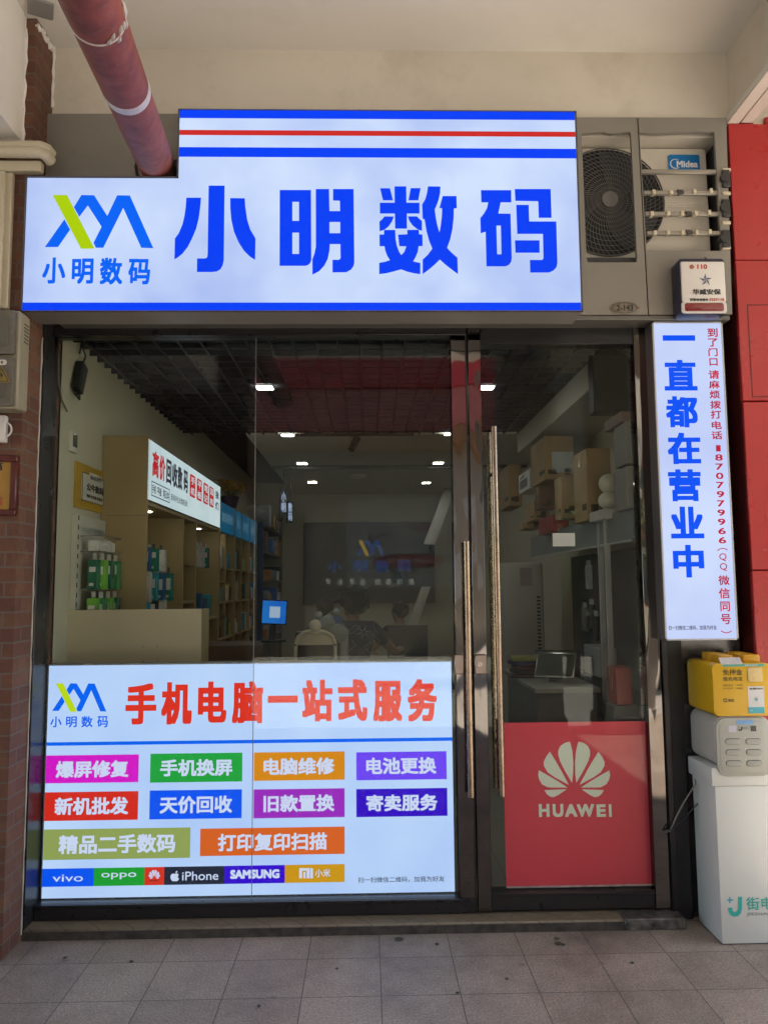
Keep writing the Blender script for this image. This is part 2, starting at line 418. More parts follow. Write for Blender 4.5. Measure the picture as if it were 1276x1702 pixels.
# louvre bars across the right opening
for (xa, ya, xb, yb_) in ((1064, 286, 1196, 284), (1068, 321, 1198, 318), (1071, 356, 1200, 354), (1074, 388, 1202, 386)):
    r = R4(xa, ya-3.5, xb, ya+3.5, YF+.012)
    b = MB(); b.box(r[0], r[2], YF+.004, YF+.022, r[1], r[3], .003); b.build('louvre_bar', mat('bar_metal', (.30, .28, .24), .35, .3, var=.1), clad)
clip_m = mat('cream_clip', (.55, .49, .36), .5)
for (x, y) in ((1086, 320), (1115, 320), (1154, 319), (1181, 318), (1083, 356), (1110, 355), (1133, 355), (1156, 355), (1178, 354), (1088, 388), (1110, 387), (1134, 387), (1157, 387), (1179, 386)):
    c = at(x, y-1, YF); b = MB(); b.box(c.x-.008, c.x+.008, YF-.004, YF+.026, c.z-.012, c.z+.012, .002, rot=None); b.build('clip', clip_m, clad)
for (x, y) in ((1130, 319), (1144, 355), (1145, 386)):
    c = at(x, y, YF); b = MB(); b.prism([(c.x-.016, YF-.003, c.z+.012), (c.x+.012, YF-.003, c.z+.01), (c.x+.018, YF-.003, c.z-.008), (c.x-.01, YF-.003, c.z-.012)], (0, .02, 0)); b.build('torn_bracket', mat('dark_bracket', (.05, .045, .04), .6), clad)
# hinges of the flap at the right of the opening
for y in (298, 347, 398):
    c = at(1203, y, YF); b = MB(); b.box(c.x-.014, c.x+.025, YF-.012, YF+.03, c.z-.045, c.z+.045, .004); b.cyl((c.x-.004, YF-.02, c.z), (c.x-.004, YF+.02, c.z), .022, 18)
    b.build('hinge', mat('hinge_black', (.03, .03, .032), .4), clad)
for y in (283, 322, 371, 412):
    c = at(1206, y, YF); b = MB(); b.box(c.x-.02, c.x+.02, YF-.008, YF+.01, c.z-.008, c.z+.008, .002); b.build('clip', clip_m, clad)
# recess behind the openings
dark_m = mat('recess_dark', (.045, .042, .04), .8)  # near-black: the void's darkness behind the cladding is put into this colour
nz0, nz1 = at(1000, 445, 0).z, at(1000, 219, 0).z
xn0, xn1 = at(960, 300, 0).x-.04, at(1252, 1000, -.14).x-.03
b = MB(); b.box(xn0, xn1, .52, .55, nz0, nz1); tag(b.build('recess_wall', mat('recess_cream', (.42, .38, .31), .8)), 'cream wall at the back of the air conditioner recess', 'wall')
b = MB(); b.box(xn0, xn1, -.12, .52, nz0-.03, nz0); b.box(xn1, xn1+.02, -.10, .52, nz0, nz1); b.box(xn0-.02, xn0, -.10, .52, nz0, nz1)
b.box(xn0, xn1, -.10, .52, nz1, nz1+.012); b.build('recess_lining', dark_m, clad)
b = MB(); b.box(xn0+.01, xn1-.01, .06, .15, at(1000, 238, .06).z, at(1000, 226, .06).z, .01); b.build('inner_ledge', mat('ledge_cream', (.5, .46, .38), .6), clad)
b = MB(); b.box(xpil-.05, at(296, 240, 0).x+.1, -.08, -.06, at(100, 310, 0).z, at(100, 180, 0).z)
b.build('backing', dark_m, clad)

# ---- air conditioner in the recess
Yac = -.02
acm = mat('ac_cream', (.64, .60, .52), .4, var=.05, dirt=.25, vs=3, dirtc=(.3, .27, .22))
ac = thing('air_conditioner', 'cream outdoor air conditioner unit with a round dark fan grille behind the cladding', 'air conditioner', (at(1060, 420, Yac).x, Yac, nz0))
r = R4(920, 246, 1177, 430, Yac)
cc = at(1009, 338, Yac); RFX = (at(1101, 338, Yac).x-cc.x)
b = MB(); b.rrect(pY(Yac), r[0], nz0, r[2], r[3], .02, 0, -.34, bev=.008); body = b.build('casing', acm, ac)
b = MB()
for k in range(3):
    zz = at(1140, 337+k*4, Yac).z; r2 = R4(1110, 337+k*4, 1168, 339+k*4, Yac); b.box(r2[0], r2[2], Yac-.003, Yac+.002, zz-.0025, zz+.0025, .001)
b.build('pressed_rib', acm, body)
b = MB(); b.cyl((cc.x, Yac-.003, cc.z), (cc.x, Yac-.0015, cc.z), RFX, 64); b.build('fan_opening', mat('fan_black', (.012, .012, .014), .7), ac)
fan = MB()
for k in range(3):
    a0 = rad(120*k+20); pts = []
    for i in range(9): a = a0+rad(10*i); rr = RFX*(.25+.68*min(1, i/3)) ; pts.append((cc.x+rr*math.cos(a), Yac-.006-.012*i/8, cc.z+rr*math.sin(a)))
    pts += [(cc.x+RFX*.2*math.cos(a0+rad(60)), Yac-.008, cc.z+RFX*.2*math.sin(a0+rad(60)))]
    fan.prism(pts, (0, .004, 0))
fan.build('fan_blade', mat('fan_grey', (.04, .04, .045), .4), ac)
g = MB(); wire = .0022
for k in range(1, 11):
    rr = RFX*(.15+.85*k/10); g.tube([(cc.x+rr*math.cos(rad(a)), Yac-.035+.02*(rr/RFX)**3, cc.z+rr*math.sin(rad(a))) for a in range(0, 360, 8)], wire*(1.9 if k == 10 else .8), 5, True)
for k in range(66):
    a0 = 2*math.pi*k/66
    g.tube([(cc.x+RFX*(.15+.85*s/8)*math.cos(a0+.62*(s/8)**1.3), Yac-.036+.02*(.15+.85*s/8)**3, cc.z+RFX*(.15+.85*s/8)*math.sin(a0+.62*(s/8)**1.3)) for s in range(9)], wire*.75, 4)
grl = g.build('fan_grille', mat('grille_grey', (.10, .097, .09), .45), ac)
b = MB(); b.cyl((cc.x, Yac-.044, cc.z), (cc.x, Yac-.03, cc.z), RFX*.145, 32); b.build('hub_cap', mat('hub_grey', (.13, .128, .12), .45), ac)
c3 = crop(876, 160, 3.19)
bx0, by0 = c3(748, 308); bx1, by1 = c3(914, 393); rB = R4(bx0, by0, bx1, by1, Yac-.01)
b = MB(); b.rrect(pY(Yac), rB[0], rB[1], rB[2], rB[3], .012, .001, .009, bev=.002); badge = b.build('badge', mat('badge_blue', srgb(20, 120, 190), .35), ac)
wht = mat('white_ink', (.75, .75, .74), .5, var=.02)
tx0, ty0 = c3(790, 342); tx1, ty1 = c3(903, 377)
text('Midea', pY(Yac-.009), R4(tx0, ty0, tx1, ty1, Yac-.01), wht, badge, bold=.035, off=.0008)
k0 = at(*c3(785, 358), Yac-.01); kr = .026
b = MB(); b.tube([(k0.x+kr*math.cos(rad(a)), Yac-.0098, k0.z+kr*.95*math.sin(rad(a))) for a in range(50, 330, 14)], [.0008+.0022*math.sin(math.pi*i/20) for i in range(20)], 5); b.build('emblem', wht, badge)
# sky-dark slot beside the unit and hanging pipe
b = MB(); b.tube([at(1186, 300, .1), at(1188, 340, .05), at(1192, 400, .1), at(1192, 440, .2)], .012, 8); b.build('refrigerant_pipe', mat('pipe_black', (.02, .02, .02), .6), ac)

# ---- house number plate
c3 = crop(876, 160, 3.19)
pn = at(*c3(514, 1124), YF); pw = (at(*c3(592, 1124), YF).x-at(*c3(434, 1124), YF).x)/2; ph = (at(*c3(514, 1090), YF).z-at(*c3(514, 1157), YF).z)/2
npl = thing('number_plate', 'oval bronze house number plate reading 2-143 under the round fan grille', 'number plate', (pn.x, YF, pn.z))
pts = [(pn.x+pw*math.cos(rad(a))*(1+.05*math.cos(rad(8*a))), YF-.0005, pn.z+ph*math.sin(rad(a))) for a in range(0, 360, 6)]
b = MB(); b.prism(pts, (0, -.004, 0), .001); b.build('plate', mat('bronze', (.20, .175, .14), .4, .6, var=.25, vs=60), npl)
b = MB(); b.tube([(pn.x+pw*.8*math.cos(rad(a)), YF-.005, pn.z+ph*.8*math.sin(rad(a))) for a in range(0, 360, 10)], .0018, 5, True)
for sx in (-1, 1): b.tube([(pn.x+sx*pw*.84, YF-.005, pn.z+.006), (pn.x+sx*pw*.92, YF-.005, pn.z), (pn.x+sx*pw*.84, YF-.005, pn.z-.006)], .0015, 5)
b.build('raised_rim', mat('bronze_dark', (.10, .085, .065), .4, .6), npl)
a0 = c3(470, 1108); a1 = c3(558, 1140)
text('2-143', pY(YF-.0045), R4(*a0, *a1, YF), mat('black_ink', (.02, .02, .02), .6), npl, bold=.03, off=.001)

# ---- security alarm box
Ya = YF-.10
r = R4(1131, 428, 1206, 522, Ya)
al = thing('alarm_box', 'white and navy security alarm box with red base above the tall sign', 'alarm box', ((r[0]+r[2])/2, YF, r[1]))
navy = mat('navy_plastic', (.02, .021, .045), .3); 
b = MB(); b.rrect(pY(YF), r[0]-.006, r[1], r[2]+.004, r[3], .022, 0, .098, bev=.012); b.build('housing', navy, al)
zt, zbm = at(1165, 435, Ya).z, at(1165, 502, Ya).z
b = MB(); b.rrect(pY(YF), r[0]+.002, zbm, r[2]-.004, zt, .008, .03, .1035, bev=.004); fc = b.build('front_plate', mat('white_plastic', (.62, .60, .57), .35, var=.03), al)
b = MB(); b.rrect(pY(YF), r[0]+.012, r[1]+.012, r[2]-.014, zbm-.003, .012, .05, .1015, bev=.005); b.build('red_lens', mat('red_lens', (.16, .012, .014), .08, spec=.8), al)
b = MB(); b.rrect(pY(YF), r[0]-.002, r[1]+.004, r[2], zbm+.004, .015, .05, .0995, bev=.005); b.build('lens_frame', mat('pale_frame', (.5, .48, .46), .3), al)
b = MB(); b.tube([(r[2]-.06, YF-.05, r[3]), (r[2]-.063, YF-.045, r[3]+.02), (r[2]-.058, YF-.02, r[3]+.035)], .003, 6); b.build('lead', navy, al)
red_ink = mat('red_ink', (.45, .06, .04), .5); blk = MATS['black_ink']
fA = pY(Ya-.0035)
text('110', fA, R4(*c3(897, 893), *c3(950, 918), Ya), red_ink, fc, bold=.04, off=.001)
cS = at(*c3(868, 906), Ya); b = MB(); b.cyl((cS.x, Ya-.0036, cS.z), (cS.x, Ya-.005, cS.z), .011, 20); b.build('seal', mat('seal', (.35, .10, .05), .5), fc)
cS = at(*c3(942, 976), Ya); R0 = .031
st = [(cS.x+(R0 if k % 2 == 0 else R0*.42)*math.sin(rad(36*k)), cS.z+(R0 if k % 2 == 0 else R0*.42)*math.cos(rad(36*k))) for k in range(10)]
shape([st], fA, mat('star_navy', (.03, .035, .08), .4), fc, 'star_emblem', .001)
for k in range(5):
    a = rad(72*k); tip = (cS.x+R0*.92*math.sin(a), cS.z+R0*.92*math.cos(a)); sd_ = (cS.x+R0*.42*math.sin(a+rad(36)), cS.z+R0*.42*math.cos(a+rad(36)))
    shape([[(cS.x, cS.z), tip, sd_]], fA, mat('star_silver', (.45, .46, .5), .3, .5), fc, 'star_facet', .0016)
text('华威安保', fA, R4(*c3(872, 1024), *c3(1022, 1054), Ya), blk, fc, bold=.035, off=.001)
text('报警维修服务', fA, R4(*c3(858, 1073), *c3(956, 1088), Ya), blk, fc, bold=.03, off=.001)
text('5557110', fA, R4(*c3(961, 1072), *c3(1040, 1087), Ya), red_ink, fc, bold=.04, off=.001)

# ================================================================== MAIN SIGN
FACE = glow('sign_face', (170, 190, 242), 1, vs=1.7, rgb2=(209, 226, 255))
BLUE = glow('sign_blue', (2, 64, 246)); BLUE2 = glow('logo_blue', (4, 100, 246)); RED = glow('sign_red', (205, 42, 38)); LIME = glow('logo_lime', (172, 206, 8))
case_m = mat('sign_casing', (.27, .255, .235), .4, .2, var=.06)
sign = thing('shop_sign', 'long stepped lightbox sign with big blue characters above the shop window', 'shop sign', (-.2, YS, 2.8))
A_ = R4(37, 517, 967, 517, YS); T_ = R4(297, 184, 957, 186, YS); L_ = R4(44, 295, 297, 295, YS)
xl, xrr, z0, zt = at(40, 400, YS).x, at(962, 350, YS).x, A_[1], T_[3]
xs, zs = at(296, 240, YS).x, at(170, 294, YS).z
outline = [(xl, z0), (xrr, z0), (xrr, zt), (xs, zt), (xs, zs), (xl, zs)]
b = MB(); b.prism([(x, YS+.004, z) for x, z in outline], (0, .17, 0)); b.build('casing', case_m, sign)
ins = .006
face = shape([[(xl+ins, z0+ins), (xrr-ins, z0+ins), (xrr-ins, zt-ins), (xs+ins, zt-ins), (xs+ins, zs-ins), (xl+ins, zs-ins)]], pY(YS), FACE, sign, 'face_panel', 0, .004)
edge = MB(); P_ = outline+[outline[0]]
for (xa, za_), (xb, zb_) in zip(P_, P_[1:]):
    edge.box(min(xa, xb)-.002, max(xa, xb)+.002, YS-.004, YS+.01, min(za_, zb_)-.002, max(za_, zb_)+.002) if abs(xa-xb)+abs(za_-zb_) > .01 else None
edge.build('edge_trim', mat('trim_dark', (.10, .10, .12), .4, .3), sign)
fS = pY(YS)
def band(y0, y1, x0p, x1, m, name='stripe'):
    panel((x0p, at(600, y1, YS).z, x1, at(600, y0, YS).z), fS, m, face, name)
band(184.5, 198, xs+ins, xrr-ins, BLUE); band(217.5, 226, xs+ins, xrr-ins, RED); band(246, 262, xs+ins, xrr-ins, BLUE); band(503, 516, xl+ins, xrr-ins, BLUE)
BIG = {
 (280, 300): [[[(240,230),(435,230),(425,350),(405,500),(370,640),(320,760),(260,880),(190,970),(130,1020),(82,1048),(88,772),(140,700),(190,580),(215,470),(232,350)]],
   [[(535,70),(747,70),(735,1060),(720,1130),(690,1180),(640,1208),(580,1215),(380,1215),(382,1035),(490,1035),(515,1020),(522,980)]],
   [[(820,235),(1013,238),(1020,350),(1045,520),(1085,650),(1155,770),(1150,1055),(1080,1010),(1000,930),(930,820),(870,680),(835,520),(822,370)]]],
 (450, 300): [[[(120,128),(533,128),(538,1060),(520,1100),(490,1125),(455,1133),(118,1133)], rectloop(287,285,375,537), rectloop(287,693,375,975)],
   [[(597,115),(772,115),(778,407),(918,407),(915,270),(825,268),(825,115),(1097,115),(1107,1090),(1095,1140),(1060,1185),(1000,1218),(818,1220),(818,1053),(900,1053),(925,1035),(922,845),(782,845),(778,930),(755,1040),(710,1130),(640,1205),(552,1250),(552,1045),(580,970),(598,880)], rectloop(778,552,920,700)]],
 (620, 300): [[[(92,105),(222,105),(262,265),(130,265)]], [[(497,103),(628,103),(597,265),(468,265)]],
   [[(282,80),(437,80),(440,297),(613,297),(613,440),(447,440),(447,640),(290,640),(288,440),(90,440),(88,297),(285,297)]],
   [[(150,478),(273,480),(250,545),(205,610),(150,655),(85,675),(83,545),(120,515)]], [[(458,478),(580,478),(605,505),(645,540),(645,670),(580,645),(520,595),(480,540)]],
   [[(145,657),(292,657),(297,780),(315,870),(345,950),(373,990),(410,950),(440,875),(345,872),(330,720),(452,715),(452,657),(605,655),(607,715),(652,718),(655,870),(602,872),(590,950),(560,1020),(530,1075),(625,1095),(623,1243),(540,1232),(450,1210),(370,1180),(280,1205),(180,1230),(80,1243),(80,1093),(150,1080),(222,1058),(185,1000),(160,930),(150,873),(85,873),(83,718),(143,718)]],
   [[(725,80),(890,82),(885,170),(865,260),(840,330),(815,385),(830,500),(850,600),(877,690),(895,590),(908,480),(912,370),(877,368),(895,300),(920,208),(1102,208),(1107,370),(1068,372),(1065,500),(1050,640),(1020,780),(978,895),(1040,960),(1115,1025),(1122,1243),(1050,1190),(960,1120),(883,1050),(810,1120),(740,1180),(655,1243),(655,1050),(720,990),(783,905),(740,800),(705,670),(680,515),(655,512),(648,320),(690,250),(712,170)]]],
 (785, 300): [[[(110,130),(510,130),(512,292),(370,292),(355,370),(340,440),(502,442),(518,1030),(510,1080),(480,1120),(435,1140),(183,1140),(172,680),(107,703),(102,500),(150,440),(190,370),(207,292),(115,292)], [(315,600),(373,600),(382,980),(325,980)]],
   [[(557,115),(1033,115),(1045,497),(875,497),(868,277),(565,272)]], [[(577,325),(742,325),(750,545),(1107,545),(1122,1100),(1110,1150),(1070,1195),(1010,1222),(762,1222),(758,1055),(920,1055),(937,1035),(930,710),(590,710)]], [[(560,795),(885,795),(887,960),(567,960)]]],
}
def join(parts, name, parent):
    bm = bmesh.new()
    for o in parts: bm.from_mesh(o.data)
    m = parts[0].data.materials[0]; me = bpy.data.meshes.new(name); bm.to_mesh(me); bm.free()
    for o in parts: d = o.data; bpy.data.objects.remove(o); bpy.data.meshes.remove(d)
    return link(name, me, m, parent)
for (ox, oy), strokes in BIG.items():
    cr = crop(ox, oy, 7.975)
    join([traced(lp, cr, YS, BLUE, None, 's') for lp in strokes], 'character', face)
LOGO = {'lime': [[(172,87),(315,87),(593,628),(458,630)]], 'a': [[(290,332),(348,437),(225,613),(92,613)]],
        'b': [[(462,87),(590,90),(722,298),(822,90),(950,92),(1187,625),(1065,620),(883,217),(682,620),(607,620),(583,570),(665,408),(527,193),(440,307),(385,210)]]}
cr = crop(60, 310, 6.076)
lb = join([traced(LOGO['a'], cr, YS, BLUE2, None, 's'), traced(LOGO['b'], cr, YS, BLUE2, None, 's')], 'logo', face)
traced(LOGO['lime'], cr, YS, LIME, lb, 'lime_stroke')
chars([('小', 68, 718, 300, 982), ('明', 365, 728, 582, 985), ('数', 648, 720, 875, 992), ('码', 935, 732, 1155, 990)], YS, BLUE2, face, cr=cr, bold=.03)

# ================================================================== TALL SIGN
tall = thing('tall_sign', 'narrow upright lightbox sign with blue characters and red phone line beside the door', 'shop sign', (at(1150, 1060, YVS).x, YVS, at(1150, 1062, YVS).z))
q0, q1, q2, q3 = at(1083, 536, YVS), at(1199, 534, YVS), at(1226, 1062, YVS), at(1105, 1066, YVS)
x0, x1, zz0, zz1 = (q0.x+q3.x)/2, (q1.x+q2.x)/2, (q2.z+q3.z)/2, (q0.z+q1.z)/2
b = MB(); b.box(x0, x1, YVS+.004, -.02, zz0, zz1, .003); b.build('casing', mat('tall_casing', (.13, .12, .12), .35, .3), tall)
face2 = shape([rectloop(x0+.006, zz0+.006, x1-.006, zz1-.006)], pY(YVS), glow('tall_face', (184, 198, 244), 1, vs=1.5, rgb2=(208, 222, 254)), tall, 'face_panel', 0, .004)
e = MB()
for (a, c, d_, f_) in ((x0, x0+.007, zz0, zz1), (x1-.007, x1, zz0, zz1), (x0, x1, zz0, zz0+.007), (x0, x1, zz1-.007, zz1)): e.box(a, c, YVS-.003, YVS+.008, d_, f_)
e.build('edge_trim', mat('trim_pale', (.42, .42, .45), .35, .3), tall)
BLUE3 = glow('tall_blue', (2, 82, 246)); REDV = glow('tall_red', (190, 32, 62))
c8 = crop(1090, 550, 4.05)
chars([('一', 42, 30, 260, 67), ('直', 52, 195, 272, 402), ('都', 63, 440, 278, 650), ('在', 75, 685, 297, 897), ('营', 80, 932, 300, 1147), ('业', 95, 1183, 317, 1397), ('中', 112, 1440, 320, 1660)], YVS, BLUE3, face2, cr=c8, bold=.040, boldy=.034)
c4 = crop(976, 520, 2.933)
lst = [('到', 582, 75, 632, 118), ('了', 585, 125, 632, 165), ('门', 587, 172, 632, 212), ('口', 592, 222, 632, 258), ('请', 588, 280, 640, 322), ('麻', 590, 330, 642, 370), ('烦', 593, 378, 643, 418), ('拨', 596, 428, 648, 468), ('打', 598, 475, 650, 516), ('电', 603, 528, 652, 567), ('话', 602, 577, 655, 617)]
chars(lst, YVS, REDV, face2, cr=c4, bold=.022)
lst = [(ch, 618+i*1.9+(6 if ch == '1' else 0), 645+i*44.8, 655+i*1.9-(8 if ch == '1' else 0), 676+i*44.8) for i, ch in enumerate('18707979966')]
chars(lst[1:], YVS, REDV, face2, cr=c4, bold=.02); chars(lst[:1], YVS, REDV, face2, cr=c4, bold=.002)
chars([('Q', 640, 1172, 676, 1210), ('Q', 643, 1220, 679, 1258)], YVS, REDV, face2, cr=c4, bold=.004)
chars([('微', 636, 1280, 690, 1327), ('信', 638, 1342, 692, 1392), ('同', 645, 1407, 692, 1455), ('号', 647, 1468, 697, 1518)], YVS, REDV, face2, cr=c4, bold=.018)
for pts in ([(632, 1160), (642, 1151), (656, 1148), (670, 1150), (680, 1157)], [(650, 1550), (662, 1557), (676, 1560), (690, 1557), (700, 1550)]):
    b = MB(); b.tube([at(*c4(*p_), YVS-.001) for p_ in pts], .0022, 5); b.build('bracket_mark', REDV, face2)
text('扫一扫微信二维码，加我为好友', pY(YVS), R4(*c4(393, 1524), *c4(628, 1546), YVS), glow('ink_dark', (45, 45, 60)), face2, bold=.012)
# grey backing plate left blank where the code is printed is simply the sign face

# ================================================================== RED PIPE
pe, pn_ = V((at(262, 280, YF).x, YF+.06, at(262, 280, YF).z)), None
d1 = 2.05
p1 = at(150, 0, -D+d1)
dirp = (p1-pe).normalized(); far = pe-dirp*.05; near = pe+dirp*((p1-pe).length+.75)
rp = .083
pipe = thing('drain_pipe', 'sloping dull red pipe coming down from the ceiling into the cladding', 'pipe', tuple(pe))
redp = mat('pipe_red', (.225, .058, .042), .58, var=.3, vs=11, bump=.15, bs=30, rvar=.2, spec=.3, dirt=.45, dirtc=(.30, .16, .13))
b = MB(); b.tube([far+(near-far)*(k/14) for k in range(15)], rp, 40); b.build('tube', redp, pipe)
tp = mat('tape', (.58, .53, .52), .3, var=.12, vs=30, bump=.3, bs=120)
def ringat(px, py, wd, rr, m, name, jit=0):
    # point on the pipe axis nearest to that ray
    o = V((0, -D, H)); dv = ray(px, py).normalized(); w0 = pe-o; bb = dirp.dot(dv)
    s = (bb*dv.dot(w0)-dirp.dot(w0))/(1-bb*bb); c = pe+dirp*s
    b = MB(); b.tube([c-dirp*wd/2, c-dirp*wd/6, c+dirp*wd/6, c+dirp*wd/2], [rr, rr+.001, rr, rr-.0008], 40); b.build(name, m, pipe); return c
ringat(202, 148, .05, rp+.0025, tp, 'tape_band')
cT = ringat(152, 28, .008, rp+.002, tp, 'tape_band')
b = MB()
for k in range(14):
    a = rad(200+k*11); up_ = V((0, 0, 1))-dirp*dirp.z; up_.normalize(); sx_ = dirp.cross(up_)
    pts = [cT+dirp*(.02*math.sin(k*2.3)+j*.006)+(rp+.002)*(math.cos(a+j*.05)*up_+math.sin(a+j*.05)*sx_) for j in range(5)]
    b.tube(pts, [.002, .005, .007, .005, .002], 5)
b.build('plaster_smear', mat('smear', (.5, .45, .44), .6), pipe)
b = MB()
b.tube([V((at(262, 281, YF).x+.103*math.cos(rad(a))*(1+.08*noise.noise(V((a*.05, 1, 0)))), YF-.002, at(262, 281, YF).z+.085*math.sin(rad(a)))) for a in range(150, 400, 12)], .008, 6)
b.build('torn_collar', mat('collar_dark', (.02, .017, .015), .9), pipe)

# ================================================================== LEFT: conduits, meter box, tag, plaque
cream_pl = mat('cream_plastic', (.50, .45, .33), .45, var=.06, dirt=.3, dirtc=(.33, .28, .19))
Yc = YP-.07
t = thing('conduit_pipe', 'pair of cream conduit pipes ending at the left of the cladding', 'conduit', (at(40, 250, Yc).x, Yc, at(40, 250, Yc).z))
for y, xe, rr in ((242, 80, .020), (253, 77, .026)):
    e_ = at(xe, y, Yc); z_ = e_.z
    b = MB(); b.tube([(e_.x-.9, Yc, z_), (e_.x-.3, Yc, z_+.002), (e_.x-.03, Yc, z_), (e_.x-.006, Yc+.012, z_-.006), (e_.x, Yc+.05, z_-.012)], rr, 16); b.build('tube', cream_pl, t)
t = thing('cable_trunking', 'cream cable trunking bent in an L down the brick pillar', 'trunking', (at(8, 300, YP-.03).x, YP, at(8, 500, YP).z))
r = R4(-60, 266, 68, 283, YP-.04); b = MB(); b.box(r[0], r[2], YP-.04, YP, r[1], r[3], .004); b.build('duct', cream_pl, t)
r2 = R4(-2, 283, 17, 512, YP-.03); b = MB(); b.box(r2[0], r2[2], YP-.03, YP, r2[1], r[1]-.002, .004); b.build('duct', cream_pl, t)
r3 = R4(-20, 284, 5, 512, YP-.045); b = MB(); b.box(r3[0], r3[2], YP-.052, YP-.032, r3[1], r3[3], .004); b.build('duct', cream_pl, t)

Ym = YP-.13
m0 = at(30, 512, Ym); m1 = at(23, 672, Ym)
mb = thing('meter_box', 'grey electricity meter box with cloudy plastic covers on the brick pillar', 'meter box', (m0.x-.15, YP, m1.z))
xR = m0.x; zT = at(20, 512, Ym).z; zB = at(20, 676, Ym).z
b = MB(); b.box(xR-.34, xR, Ym+.03, YP, zB, zT, .008); b.build('casing', mat('meter_cream_shade', (.30, .27, .19), .5, var=.1, dirt=.4, dirtc=(.18, .15, .1)), mb)  # cream darkened to hold the shadow the box stands in
cov = mat('cloudy_plastic', (.13, .12, .098), .25, var=.2, vs=14, spec=.6, dirt=.3)
zm = at(20, 590, Ym).z
for za_, zb_ in ((zm+.006, zT-.006), (zB+.006, zm-.006)):
    b = MB(); b.rrect(pY(Ym+.03), xR-.33, za_, xR-.012, zb_, .012, 0, .03, bev=.006); c_ = b.build('cover', cov, mb)
    b = MB(); b.rrect(pY(Ym), xR-.30, za_+.03, xR-.035, zb_-.03, .01, .0005, .005, bev=.002); b.build('window', mat('meter_window', (.11, .105, .09), .12, spec=.7), c_)
b = MB()
for k in range(6):
    zv = zT-.05-.016*k; b.box(xR+.0005, xR+.003, YP-.06, YP-.02, zv, zv+.006)
b.build('vent', mat('vent_dark', (.12, .10, .07), .7), mb)
wz = at(4, 625, Ym); tri = [(wz.x-.04, wz.z-.03), (wz.x+.04, wz.z-.03), (wz.x, wz.z+.045)]
shape([tri], pY(Ym-.006), mat('warning_yellow', (.24, .17, .03), .5), mb, 'warning_label', .0005)
shape([[(wz.x-.033, wz.z-.026), (wz.x+.033, wz.z-.026), (wz.x, wz.z+.036)], [(wz.x-.028, wz.z-.023), (wz.x+.028, wz.z-.023), (wz.x, wz.z+.029)]], pY(Ym-.006), blk, mb, 'warning_mark', .0012)
shape([[(wz.x+.002, wz.z+.02), (wz.x-.008, wz.z), (wz.x, wz.z), (wz.x-.003, wz.z-.018), (wz.x+.009, wz.z+.005), (wz.x+.001, wz.z+.005)]], pY(Ym-.006), blk, mb, 'warning_mark', .0012)
sk = at(5, 603, Ym); b = MB(); b.rrect(pY(Ym-.006), sk.x-.025, sk.z-.012, sk.x+.02, sk.z+.012, .01, 0, .0012); st_ = b.build('sticker', mat('paper_white', (.6, .58, .54), .6), mb)
text('8', pY(Ym-.0072), (sk.x-.004, sk.z-.006, sk.x+.006, sk.z+.006), blk, st_, bold=.03)

r = R4(-26, 690, 9, 735, YP-.03); tg = thing('hook_tag', 'white plastic tag with a curved wire hook on the brick pillar', 'tag', (r[2], YP, r[1]))
b = MB(); b.rrect(pY(YP), r[0], r[1], r[2], r[3], .006, 0, .03, bev=.004); b.build('plate', mat('white_plastic2', (.60, .58, .56), .4), tg)
c_ = at(9, 714, YP-.02); b = MB(); b.tube([(c_.x+.028*math.cos(rad(a)), YP-.02, c_.z+.032*math.sin(rad(a))) for a in range(90, -100, -15)], .004, 8); b.build('hook', mat('white_plastic2', (1, 1, 1)), tg)

Yq = YP-.025
r = R4(-70, 757, 27, 857, Yq); pq = thing('wall_plaque', 'gold award plaque in a dark red wooden frame on the brick pillar', 'plaque', (r[2]-.1, YP, r[1]))
fr = mat('plaque_wood', (.085, .018, .014), .3, var=.25, vs=20)
wd_ = .028
b = MB()
for (a, c, d_, f_) in ((r[0], r[2], r[3]-wd_, r[3]), (r[0], r[2], r[1], r[1]+wd_), (r[0], r[0]+wd_, r[1]+wd_, r[3]-wd_), (r[2]-wd_, r[2], r[1]+wd_, r[3]-wd_)): b.box(a, c, Yq, YP-.001, d_, f_, .004)
b.build('frame', fr, pq)
pf = shape([rectloop(r[0]+wd_, r[1]+wd_, r[2]-wd_, r[3]-wd_)], pY(YP-.012), mat('plaque_gold', (.40, .235, .05), .35, .25, var=.1), pq, 'gold_sheet', 0, .006)
text('高', pY(YP-.012), R4(-10, 768, 5, 782, YP-.012), blk, pf, bold=.03); text('站', pY(YP-.012), R4(-12, 824, 5, 840, YP-.012), red_ink, pf, bold=.04)

# ================================================================== RED WALL on the right
Yr = -.14
xre = at(1252, 1000, Yr).x
redw = mat('red_panel', (.36, .021, .021), .28, var=.05, vs=1.2, rvar=.1)
rw = thing('red_wall', 'glossy red panelled wall of the neighbouring shop at the right edge', 'wall', (xre+.2, Yr, 0))
zs_ = [0.0]+[at(1250, y, Yr).z for y in (1170, 948, 667, 433)]+[at(1240, 205, Yr).z]
b = MB(); b.box(xre+.01, xre+1.19, Yr+.02, .09, .0, zs_[-1]-.01); b.build('backing', mat('seam_dark', (.09, .008, .008), .6), rw)  # added dark behind the panels to stop sunlight showing through their gaps
for i, (za_, zb_) in enumerate(zip(zs_, zs_[1:])):
    off_ = .006 if i % 2 else 0
    b = MB(); b.box(xre-off_*.6, xre+1.2, Yr-off_, Yr+.019, za_+.002, zb_-.002, .003); b.build('panel', redw, rw)
b = MB(); r = R4(1245, 506, 1300, 660, Yr-.007)
for (a, c, d_, f_) in ((r[0], r[0]+.004, r[1], r[3]), (r[0], r[2]+.3, r[3]-.004, r[3]), (r[0], r[2]+.3, r[1], r[1]+.004)): b.box(a, c, Yr-.0075, Yr-.002, d_, f_)
